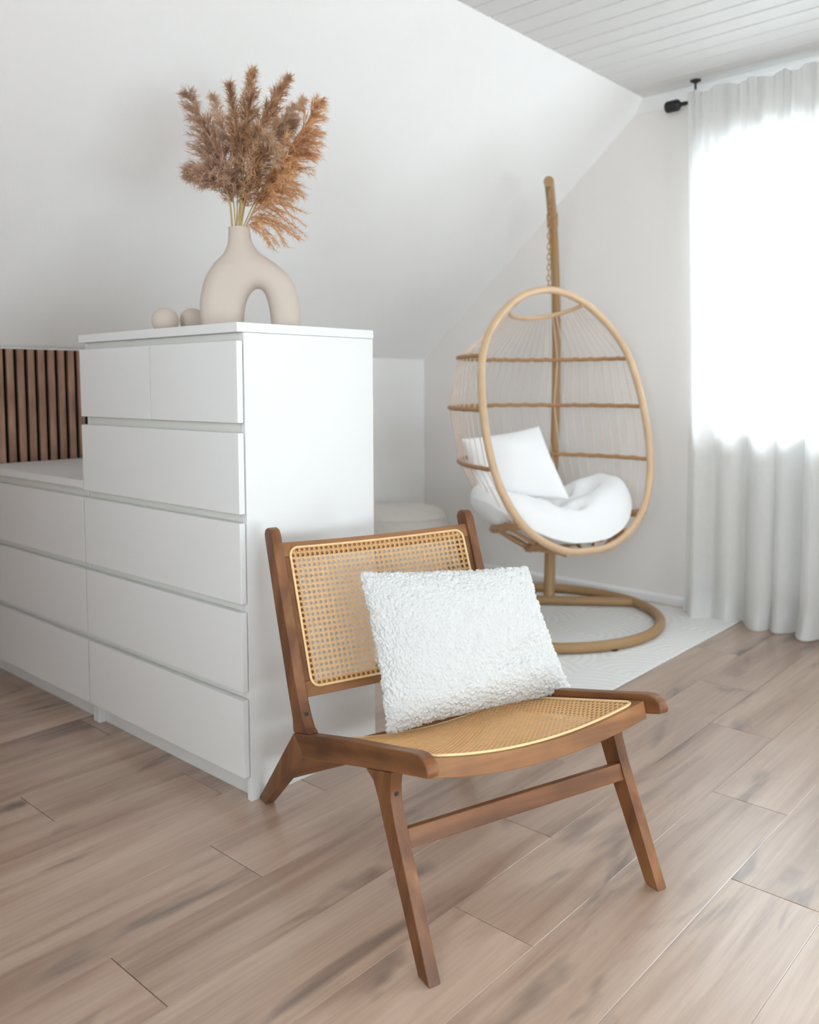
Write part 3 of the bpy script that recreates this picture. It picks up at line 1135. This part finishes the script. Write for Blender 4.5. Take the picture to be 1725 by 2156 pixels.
def cane(name, fn, p0, p1, b0, b1, pitch, rad=0.022, h=0.0016):
    """Six-way cane webbing: pairs both ways and two diagonals, as thin flat strands."""
    nb_, np_ = round((b1 - b0) / pitch), round((p1 - p0) / pitch)
    db, dp = (b1 - b0) / nb_, (p1 - p0) / np_
    V, F = [], []

    def inside(p, b):
        # rounded rectangle
        cb = min(max(b, b0 + rad), b1 - rad)
        cpz = min(max(p, p0 + rad), p1 - rad)
        return (b - cb) ** 2 + (p - cpz) ** 2 <= rad * rad * 1.02

    def strand(pa, ba, pb, bb_, w, hh, n, wav=0.0, ph=0.0):
        L_ = math.hypot(pb - pa, bb_ - ba)
        tp, tb = (pb - pa) / L_, (bb_ - ba) / L_
        run = []
        for i in range(n + 1):
            t = i / n
            p, b = pa + (pb - pa) * t, ba + (bb_ - ba) * t
            if inside(p, b):
                run.append((p, b, i))
        if len(run) < 2:
            return
        s0 = len(V)
        for (p, b, i) in run:
            x = hh + wav * math.cos(PI * i + ph)
            q = w / 2
            V.append(fn(p - tb * q, b + tp * q, x))
            V.append(fn(p + tb * q, b - tp * q, x))
            V.append(fn(p + tb * q, b - tp * q, x - 0.0008))
            V.append(fn(p - tb * q, b + tp * q, x - 0.0008))
        for k in range(len(run) - 1):
            a, c = s0 + 4 * k, s0 + 4 * k + 4
            F.append((a, a + 1, c + 1, c))
            F.append((a + 1, a + 2, c + 2, c + 1))
            F.append((a + 3, a, c, c + 3))
            F.append((a + 2, a + 3, c + 3, c + 2))

    s = pitch * 0.074
    w = pitch * 0.082
    for i in range(nb_ + 1):
        for q in (-s, s):
            b = b0 + i * db + q
            if b0 < b < b1:
                strand(p0, b, p1, b, w, h, np_ * 2, 0.0003)
    for i in range(np_ + 1):
        for q in (-s, s):
            p = p0 + i * dp + q
            if p0 < p < p1:
                strand(p, b0, p, b1, w, h + 0.0006, nb_ * 2, 0.0003, PI)
    wd = pitch * 0.090
    for i in range(-np_, nb_ + np_):
        # b/db - p/dp = i + .5 and b/db + p/dp = i + .5
        c = i + 0.5
        p_lo, p_hi = 0.0, float(np_)
        blo, bhi = c + p_lo, c + p_hi
        if bhi > 0 and blo < nb_:
            pa = max(p_lo, -c)
            pb = min(p_hi, nb_ - c)
            if pb - pa > 0.5:
                strand(p0 + pa * dp, b0 + (c + pa) * db, p0 + pb * dp, b0 + (c + pb) * db, wd, h + 0.0013, max(2, int((pb - pa) * 1.5)))
        c = i + 0.5
        pa = max(p_lo, c - nb_)
        pb = min(p_hi, c)
        if pb - pa > 0.5:
            strand(p0 + pa * dp, b0 + (c - pa) * db, p0 + pb * dp, b0 + (c - pb) * db, wd, h + 0.0017, max(2, int((pb - pa) * 1.5)))
    V = np.array([tuple(q) for q in V])
    o = raw(name, V, F, M['cane'], chair, kind='stuff')
    # spline border, rounded corners
    pts = []
    for (cb, cq, a0) in ((b1 - rad, p1 - rad, 0), (b0 + rad, p1 - rad, 90), (b0 + rad, p0 + rad, 180), (b1 - rad, p0 + rad, 270)):
        for k in range(7):
            a = math.radians(a0 + 15 * k)
            pts.append((cq + rad * math.sin(a), cb + rad * math.cos(a)))
    dense = []
    for (q0, q1) in zip(pts, pts[1:] + pts[:1]):
        n = max(1, int(math.hypot(q1[0] - q0[0], q1[1] - q0[1]) / 0.025))
        for k in range(n):
            t = k / n
            dense.append(fn(q0[0] + (q1[0] - q0[0]) * t, q0[1] + (q1[1] - q0[1]) * t, h + 0.0012))
    v, f = tube_geo(dense, 0.0032, 8, True)
    add(name + '_border', v, f, M['canespline'], chair, smooth=60)


cane('back_cane', backp, 0.021, 0.357, TW + 0.018, BW - TW - 0.018, 0.0137)
cane('seat_cane', seatp, -0.488, -0.062, TW + 0.016, BW - TW - 0.016, 0.0137)


def screw(a, b, z, ax, r=0.0052):
    c = cp(a, b, z)
    e1 = CW if abs(ax.dot(CW)) < 0.5 else CF
    e2 = ax.cross(e1).normalized()
    e1 = e2.cross(ax)
    v = [c + (e1 * math.cos(t) + e2 * math.sin(t)) * r * s + ax * hh for s, hh in ((1.0, -0.004), (1.0, 0.0006), (0.75, 0.0012)) for t in np.linspace(0, 2 * PI, 17)[:-1]]
    f = [(i * 16 + k, i * 16 + (k + 1) % 16, (i + 1) * 16 + (k + 1) % 16, (i + 1) * 16 + k) for i in range(2) for k in range(16)]
    f += [tuple(range(15, -1, -1)), tuple(32 + k for k in range(16))]
    add('screw', v, f, M['screw'], chair, smooth=40)


pn = (CF * 0.925 + Vector((0, 0, 0.38))).normalized()
for b in (0.013, BW - 0.013):
    screw(-0.5515, b, 0.3155, pn)
    screw(-0.1372, b, 0.300, CF)

# ------------------------------------------------------------------ sherpa cushion on the chair
def pillow(name, corners, thick, mat, n, label, cat, worley=None, pinch=0.06, flat_back=0.6, curl=None, squash=2.6):
    TL, TR, BR, BL = [np.array(c) for c in corners]
    g = np.linspace(-1, 1, n)
    U_, V_ = np.meshgrid(g, g)
    # denser edges
    Uw = np.sin(U_ * PI / 2 * 0.92) / math.sin(PI / 2 * 0.92)
    Vw = np.sin(V_ * PI / 2 * 0.92) / math.sin(PI / 2 * 0.92)
    pu = Uw * (1 - pinch * (1 - Vw ** 2) * 1.0)
    pv = Vw * (1 - pinch * (1 - Uw ** 2) * 1.0)
    a, b = (pu + 1) / 2, (pv + 1) / 2        # b = 0 bottom, 1 top
    P = (BL[None, None] * ((1 - a) * (1 - b))[..., None] + BR * (a * (1 - b))[..., None] + TL * ((1 - a) * b)[..., None] + TR * (a * b)[..., None])
    nrm = np.cross(TR - TL, TL - BL)
    nrm = nrm / np.linalg.norm(nrm)
    if nrm @ np.array((0.6, -0.7, 0.3)) < 0:      # front faces the open side of the room
        nrm = -nrm
    prof = np.clip((1 - np.abs(Uw) ** squash) * (1 - np.abs(Vw) ** squash), 0, 1) ** 0.55
    w = np.linalg.norm(TR - TL)
    hgt = np.linalg.norm(TL - BL)
    out = []
    for sgn, th_ in ((1, thick), (-1, thick * flat_back)):
        h = prof * th_
        if curl is not None:
            h = h + curl(Uw, Vw, sgn) * prof
        Q = P + nrm * (h * sgn)[..., None]
        out.append(Q)
    verts = []
    idx = np.zeros((2, n, n), dtype=np.int64)
    flat0 = out[0].reshape(-1, 3)
    idx[0] = np.arange(n * n).reshape(n, n)
    inner = np.zeros((n, n), bool)
    inner[1:-1, 1:-1] = True
    idx[1] = idx[0]
    idx[1][inner] = n * n + np.arange(inner.sum())
    allv = np.vstack([flat0, out[1][inner]])
    faces = []
    for s in range(2):
        I = idx[s]
        q = np.stack([I[:-1, :-1], I[:-1, 1:], I[1:, 1:], I[1:, :-1]], -1).reshape(-1, 4)
        if s == 1:
            q = q[:, ::-1]
        faces.append(q)
    F_ = np.vstack(faces)
    # vertex normals
    N_ = np.zeros_like(allv)
    a_, b_, c_ = allv[F_[:, 0]], allv[F_[:, 1]], allv[F_[:, 2]]
    d_ = allv[F_[:, 3]]
    fn_ = np.cross(c_ - a_, d_ - b_)
    for k in range(4):
        np.add.at(N_, F_[:, k], fn_)
    N_ /= np.maximum(1e-12, np.linalg.norm(N_, axis=1))[:, None]
    if (N_[n * n // 2 + n // 2] @ nrm) < 0:
        N_ = -N_
        F_ = F_[:, ::-1]
    if worley is not None:
        allv = allv + N_ * worley(allv)[:, None]
    c0 = (BL + BR) / 2
    o = raw(name, allv, F_, mat, None, smooth=True, origin=tuple(c0))
    tag(o, label, cat)
    return o


def worley3(scale, amp, seed, pw=1.0):
    r = np.random.default_rng(seed)
    tabl = r.random((64, 64, 64, 3)).astype(np.float32)

    def fn(P):
        X = P / scale
        Ci = np.floor(X).astype(int)
        best = np.full(len(P), 9.0)
        for dx in (-1, 0, 1):
            for dy in (-1, 0, 1):
                for dz in (-1, 0, 1):
                    c = Ci + np.array([dx, dy, dz])
                    j = tabl[c[:, 0] % 64, c[:, 1] % 64, c[:, 2] % 64]
                    d = ((c + j - X) ** 2).sum(1)
                    best = np.minimum(best, d)
        d = np.sqrt(best)
        return amp * (1 - np.clip(d, 0, 1.1) ** 1.6 * pw)
    return fn


wa = worley3(0.0092, 0.0078, 3)
wb = worley3(0.0040, 0.0020, 5)
wc = worley3(0.030, 0.0040, 9)


def sherpa_disp(P):
    r_ = np.random.default_rng(4)
    # domain warp so that the curls look wormy rather than round
    Wp = P + 0.0022 * np.stack([np.sin(P[:, 1] * 420 + P[:, 2] * 310), np.sin(P[:, 2] * 390 + P[:, 0] * 350), np.sin(P[:, 0] * 410 + P[:, 1] * 330)], 1)
    return wa(Wp) + wb(P) + wc(P) - 0.004


def chair_curl(u, v, s):
    if s < 0:
        return np.zeros_like(u)
    f = -0.016 * np.exp(-((v + 0.52 - 0.28 * u) / 0.13) ** 2) * np.clip((u + 0.1) / 0.6, 0, 1)
    g = 0.010 * np.exp(-((v + 0.72 - 0.18 * u) / 0.14) ** 2)
    k = -0.008 * np.exp(-((u - 0.55 - 0.35 * v) / 0.16) ** 2) * np.clip((v - 0.2) / 0.5, 0, 1)
    return f + g + k


cush = pillow('sherpa_cushion', [cp(-0.575, 0.170, 0.622), cp(-0.470, 0.590, 0.608), cp(-0.345, 0.625, 0.322), cp(-0.405, 0.147, 0.296)], 0.062, M['sherpa'], 420,
              'square white fleecy cushion leaning on the cane back of the lounge chair', 'cushion', worley=sherpa_disp, pinch=0.045, flat_back=0.55, curl=chair_curl, squash=2.4)

# ------------------------------------------------------------------ rug
RX0, RX1, RY0, RY1 = -1.20, 0.302, 1.02, 2.56
v, f = bbox_geo(RX0, RX1, RY0, RY1, 0.0005, 0.009, 0.003, 2)
rug = add('rug', v, f, M['rug'], None, smooth=40, origin=(RX1 - 0.19, RY0 + 0.06, 0))
tag(rug, 'off-white rug with embossed arch pattern under the hanging chair stand', 'rug')

# ------------------------------------------------------------------ pouf
pc = (-1.36, 2.08, 0.0)
prof = [(0.20, 0.002), (0.235, 0.02), (0.248, 0.06), (0.252, 0.20), (0.250, 0.32), (0.240, 0.375), (0.215, 0.405), (0.17, 0.420), (0.10, 0.428), (0.03, 0.430)]
pp = smooth_path([(a, 0, b) for a, b in prof], 36)
v, f = lathe_geo([(max(0.001, p.x), p.z) for p in pp], pc, 56)
pouf = add('round_pouf', v, f, M['boucle'], None, smooth=60, origin=pc)
tag(pouf, 'round cream bouclé pouf in the corner behind the tall chest', 'pouf')
v, f = tube_geo([(pc[0] + 0.2405 * math.cos(a), pc[1] + 0.2405 * math.sin(a), 0.374) for a in np.linspace(0, 2 * PI, 65)[:-1]], 0.0035, 6, True)
add('piping', v, f, M['boucle'], pouf, smooth=60)

# ------------------------------------------------------------------ hanging egg chair: stand
EC = Vector((-0.383, 1.969, 0))
ax = Vector((-0.493, 0.881, 0)).normalized()     # from the hook back to the pole
perp = Vector((ax.y, -ax.x, 0))
RZ = 0.009
stand = thing('hanging_chair_stand', 'tan tubular stand with round base ring and curved pole on the rug', 'chair stand', (EC.x, EC.y, RZ))
RT = 0.0215
ringp = [EC + Vector((0.514 * math.cos(a), 0.514 * math.sin(a), RZ + RT + 0.001)) for a in np.linspace(0, 2 * PI, 97)[:-1]]
tube('base_ring', ringp, RT, M['stand'], stand, seg=14, closed=True)
ca = Vector((-0.59, 0.807, 0)).normalized()
cpv = Vector((ca.y, -ca.x, 0))
mid = EC + ca * 0.255
half = math.sqrt(0.514 ** 2 - 0.255 ** 2)
tube('crossbar', [mid - cpv * half + Vector((0, 0, RZ + RT + 0.001)), mid + cpv * half + Vector((0, 0, RZ + RT + 0.001))], RT * 1.02, M['stand'], stand, seg=14)
ctrl = []
for t, z in ((0.272, 0.03), (0.300, 0.15), (0.355, 0.35), (0.440, 0.62), (0.505, 0.90), (0.525, 1.20), (0.495, 1.48), (0.400, 1.70), (0.240, 1.86), (0.06, 1.945), (-0.03, 1.955)):
    s = 0.034 * max(0, 1 - z / 0.5)
    ctrl.append(EC + ax * t + perp * (0.012 + 0.012 * math.sin(PI * min(1, max(0, (z - 0.3) / 1.6)))) + Vector((0, 0, z)))
pth = smooth_path(ctrl, 70)
tube('pole', pth, [0.027 - 0.005 * min(1, max(0, (i - 10) / 6)) for i in range(len(pth))], M['stand'], stand, seg=16)
i_c = 54
tube('collar', pth[i_c:i_c + 3], 0.0265, M['stand'], stand, seg=16)
HK = EC + ax * 0.03 + perp * 0.012 + Vector((0, 0, 1.955))
tube('hook', [HK + Vector((0, 0, -0.015)), HK + Vector((0, 0, -0.06))], 0.006, M['stand'], stand, seg=8)
tube('foot_pad', [EC + Vector((0.47, -0.208, RZ + 0.0005)), EC + Vector((0.47, -0.208, RZ + 0.006))], 0.018, M['black'], stand, seg=12)

# egg basket
TH = math.radians(-16)
em = Vector((math.cos(TH), math.sin(TH), 0))      # opening direction
et = Vector((-math.sin(TH), math.cos(TH), 0))     # across the opening
egg = thing('egg_chair_basket', 'rattan egg shaped basket seat hanging from the tan stand', 'hanging chair', (EC.x, EC.y, 0.37))


def eo(z):
    return -0.2435 * z + 0.3918


rimtab = [(0.0, 0.372), (0.105, 0.377), (0.205, 0.408), (0.300, 0.466), (0.366, 0.535), (0.414, 0.622), (0.446, 0.722), (0.460, 0.840), (0.461, 0.945), (0.452, 1.055), (0.434, 1.150), (0.409, 1.222), (0.360, 1.300), (0.288, 1.373), (0.195, 1.438), (0.100, 1.474), (0.0, 1.488)]


def ept(s, z, back=0.0):
    return Vector((EC.x, EC.y, z)) + em * (eo(z) - back) + et * s


rc = [ept(s, z) for s, z in rimtab] + [ept(-s, z) for s, z in rimtab[-2:0:-1]]
tube('rim', smooth_path(rc, 128, True), 0.0165, M['rattan'], egg, seg=12, closed=True)


def rimw(z):
    for (s0, z0), (s1, z1) in zip(rimtab, rimtab[1:]):
        if z0 <= z <= z1:
            return s0 + (s1 - s0) * (z - z0) / (z1 - z0)
    return 0


hoops = [(1.430, 0.185, 0.20), (1.192, 0.428, 0.475), (0.971, 0.458, 0.610), (0.731, 0.445, 0.610), (0.505, 0.350, 0.470), (0.425, 0.225, 0.310)]
drop = [0.055, 0, 0, 0, 0.095, 0.085]


def hoop_pt(h, t):
    z, w, d = h
    zz = z - drop[hoops.index(h)] * math.sin(t)
    return ept(w * math.cos(t), zz, d * math.sin(t))


for k, h in enumerate(hoops):
    pts = [hoop_pt(h, t) for t in np.linspace(0, PI, 61)]
    if k == 0:
        tube('top_hoop', pts, 0.0105, M['rattan'], egg, seg=8)
    elif k < 4:
        tube('hoop', pts, 0.0095, M['wicker'], egg, seg=8, twist=(2.1, 0.22))
    else:
        tube('bottom_hoop', pts, 0.0175, M['wicker'], egg, seg=8, twist=(1.7, 0.22))
# bottom slats tying the hoops underneath
for t in np.linspace(0.25, PI - 0.25, 9):
    a, b = hoop_pt(hoops[4], t), hoop_pt(hoops[5], t)
    c = ept(0.10 * math.cos(t), 0.352, 0.12 * math.sin(t) + 0.02)
    tube('bottom_rib', smooth_path([a, b, c], 10), 0.007, M['wicker'], egg, seg=6)
ncord = 38
for t in np.linspace(0.10, PI - 0.10, ncord):
    ctrl = []
    for k, h in enumerate(hoops[:5]):
        z, w, d = h
        ctrl.append(hoop_pt(h, t))
    # straight runs between hoops
    tube('cord', ctrl, 0.0024, M['cord'], egg, seg=5)
# hanging chain of the basket
topz = 1.905
botz = hoops[0][0] + 0.05
nl = 17
for k in range(nl):
    z = topz - (topz - botz - 0.03) * (k + 0.5) / nl
    c = Vector((HK.x, HK.y, z))
    hl = (topz - botz - 0.03) / nl * 0.62
    e = perp if k % 2 else ax
    pts = [c + e * (0.0075 * math.cos(a)) + Vector((0, 0, hl * math.sin(a))) for a in np.linspace(0, 2 * PI, 15)[:-1]]
    tube('chain_link', pts, 0.0024, M['stand'], egg, seg=6, closed=True)
for s in (-0.5, 0.5):
    a = Vector((HK.x, HK.y, botz + 0.035))
    b = ept(0.05 * math.copysign(1, s), 1.483)
    tube('hanger', [a, b], 0.004, M['stand'], egg, seg=6)

# ------------------------------------------------------------------ cushions in the egg chair
def seat_pad():
    nr, na = 46, 120
    verts, faces = [], []

    def base_z(t):
        t = abs(t)
        tab = [(0, 0.395), (0.1, 0.400), (0.2, 0.426), (0.28, 0.464), (0.34, 0.508), (0.385, 0.556), (0.42, 0.61)]
        for (a, za), (b, zb) in zip(tab, tab[1:]):
            if t <= b:
                return za + (zb - za) * (t - a) / (b - a)
        return tab[-1][1]
    tufts = [(0.0, 0.05), (0.52, 0.0), (-0.52, 0.0), (0.0, 0.58), (0.0, -0.5), (0.36, 0.42), (-0.36, 0.42)]
    for side in (1, -1):
        for i in range(nr + 1):
            r = math.sin(i / nr * PI / 2)
            for k in range(na):
                a = 2 * PI * k / na
                # squarish outline
                ca_, sa_ = math.cos(a), math.sin(a)
                x = r * math.copysign(abs(ca_) ** 0.82, ca_)
                y = r * math.copysign(abs(sa_) ** 0.82, sa_)
                t = 0.412 * x * (1 - 0.17 * max(0, y) ** 1.5)
                back = 0.205 + 0.225 * y            # 0 at the rim, deeper = further back
                zb = base_z(t) + 0.03 * max(0, y) ** 2 - 0.035 * max(0, 0.6 - abs(y + 0.1))
                prof = max(0.0, 1 - r ** 3.2) ** 0.5
                if side == 1:
                    h = (0.168 + 0.050 * abs(x) ** 1.5) * prof
                    for (tx, ty) in tufts:
                        d2 = ((x - tx) ** 2 + (y - ty) ** 2)
                        h -= 0.058 * math.exp(-d2 / 0.020) * prof
                        h -= 0.020 * math.exp(-d2 / 0.10) * prof
                    h += (0.005 * math.sin(9 * x + 3 * y) + 0.003 * math.sin(17 * x - 11 * y + 1) + 0.0025 * math.sin(7 * a + 9 * r)) * prof
                else:
                    h = -0.018 * prof
                # tilt the stacking direction inwards on the flanks
                inw = -0.12 * x * h
                zz = zb + 0.016 + h
                p = Vector((EC.x, EC.y, 0)) + em * (eo(zz) - back) + et * (t + inw) + Vector((0, 0, zz))
                verts.append(p)
    m = (nr + 1) * na
    for s in range(2):
        for i in range(nr):
            for k in range(na):
                l = (k + 1) % na
                a, b, c, d = s * m + i * na + k, s * m + i * na + l, s * m + (i + 1) * na + l, s * m + (i + 1) * na + k
                faces.append((a, b, c, d) if s == 0 else (d, c, b, a))
    return verts, faces


v, f = seat_pad()
mbv = np.array([tuple(q) for q in v])
pad = raw('seat_cushion', mbv, f, M['cotton'], None, smooth=True, origin=tuple(ept(0, 0.43, 0.25)))
tag(pad, 'puffy tufted white seat pad filling the bottom of the egg chair', 'cushion')


def soft(u, v, s):
    return 0.004 * np.sin(3.1 * u + 2.3 * v) * s


pillow('throw_pillow', [(-0.607, 1.656, 0.835), (-0.455, 2.035, 0.882), (-0.222, 1.925, 0.575), (-0.520, 1.670, 0.575)], 0.075, M['cotton'], 90,
       'plain white pillow propped against the back of the egg chair', 'cushion', pinch=0.06, flat_back=0.8, curl=soft)

# ------------------------------------------------------------------ curtain, rod, radiator
def curtain():
    nx, nz = 420, 70
    X0, X1 = 0.028, 1.80
    r = np.random.default_rng(11)
    x = np.linspace(0, 1, nx)
    X = X0 + (X1 - X0) * x
    # irregular folds
    ph = np.cumsum(1 + 0.55 * np.interp(x, np.linspace(0, 1, 36), r.uniform(-1, 1, 36)))
    ph = ph / ph[-1]
    nf = 15
    f1 = np.sin(2 * PI * nf * ph + 0.6)
    f2 = np.sin(2 * PI * nf * 0.53 * ph + 1.3)
    f3 = np.sin(2 * PI * nf * 2.7 * ph)
    verts, idx = [], []
    V = np.zeros((nz + 1, nx, 3))
    bot = np.interp(x, np.linspace(0, 1, 27), r.uniform(-1, 1, 27))
    for j in range(nz + 1):
        s = j / nz                                  # 0 top .. 1 bottom
        z = 2.365 - s * (2.365 - 0.004)
        amp = 0.010 + 0.032 * min(1, s * 2.2) + 0.012 * s
        y = 2.474 + 0.018 * min(1, s * 3) + amp * (0.75 * f1 + 0.45 * f2 * min(1, s * 1.5)) + 0.006 * f3 * (1 - 0.7 * s)
        # pooled hem kicks out a little
        kick = max(0, (s - 0.955) / 0.045)
        y = y - 0.045 * kick ** 1.5 * (0.6 + 0.6 * bot)
        xx = X + 0.012 * np.cos(2 * PI * nf * ph + 0.6) * min(1, s * 2)
        zz = z + 0.010 * kick * np.maximum(0, bot) + (0.012 * f1 * (1 - s) ** 8 if s < 0.3 else 0)
        y = np.minimum(y, 2.575)
        V[j, :, 0], V[j, :, 1], V[j, :, 2] = xx, y, zz
    I = np.arange((nz + 1) * nx).reshape(nz + 1, nx)
    F = np.stack([I[:-1, :-1], I[:-1, 1:], I[1:, 1:], I[1:, :-1]], -1).reshape(-1, 4)
    o = raw('sheer_curtain', V.reshape(-1, 3), F, M['curtain'], None, smooth=True, origin=(0.8, 2.49, 0))
    tag(o, 'floor length sheer white curtain in front of the bright window', 'curtain')
    # header tape and hem as denser bands
    for nm, j0, j1, off in (('header_band', 0, 3, -0.0015), ('hem', nz - 3, nz, -0.0015)):
        S = V[j0:j1 + 1].copy()
        S[..., 1] += off
        n = j1 - j0
        I = np.arange((n + 1) * nx).reshape(n + 1, nx)
        F = np.stack([I[:-1, :-1], I[:-1, 1:], I[1:, 1:], I[1:, :-1]], -1).reshape(-1, 4)
        raw(nm, S.reshape(-1, 3), F, M['curtain'], o, smooth=True)
    return o


curtain()
rod = thing('curtain_rod', 'black curtain rod with bottle shaped end cap and ceiling bracket', 'curtain rod', (0.5, 2.51, 2.337))
tube('rod', [(-0.012, 2.512, 2.337), (1.90, 2.512, 2.337)], 0.008, M['black'], rod, seg=12)
fp = [(0.0, 0.0), (0.022, 0.0), (0.026, 0.006), (0.0265, 0.012), (0.0265, 0.052), (0.024, 0.060), (0.013, 0.070), (0.0095, 0.072), (0.0095, 0.094), (0.008, 0.096)]
v, f = lathe_geo([(max(0.0005, a), b) for a, b in fp], (0, 0, 0), 28)
add('finial', [(-0.090 + z, 2.512 + x, 2.337 + y) for x, y, z in v], f, M['black'], rod, smooth=40)
for bx in (0.048, 1.75):
    v, f = lathe_geo([(0.024, 0.0), (0.024, -0.004), (0.008, -0.012), (0.005, -0.016), (0.005, -0.078)], (bx, 2.512, ZC - 0.0005), 20)
    add('bracket', v, f, M['black'], rod, smooth=40)

rad = thing('panel_radiator', 'white panel radiator seen faintly through the curtain under the window', 'radiator', (0.9, 2.57, 0.14))
bbox('panel', 0.40, 1.40, 2.560, 2.575, 0.15, 0.80, M['radiator'], rad, w=0.004)
bbox('top_grille', 0.40, 1.40, 2.576, 2.615, 0.785, 0.802, M['radiator'], rad, w=0.002)
for k in range(24):
    x = 0.425 + k * 0.0415
    bbox('rib', x, x + 0.018, 2.5545, 2.562, 0.17, 0.78, M['radiator'], rad, w=0.003, seg=1)
for x in (0.55, 1.25):
    bbox('wall_bracket', x, x + 0.03, 2.575, 2.6195, 0.25, 0.70, M['radiator'], rad, w=0.002, seg=1)
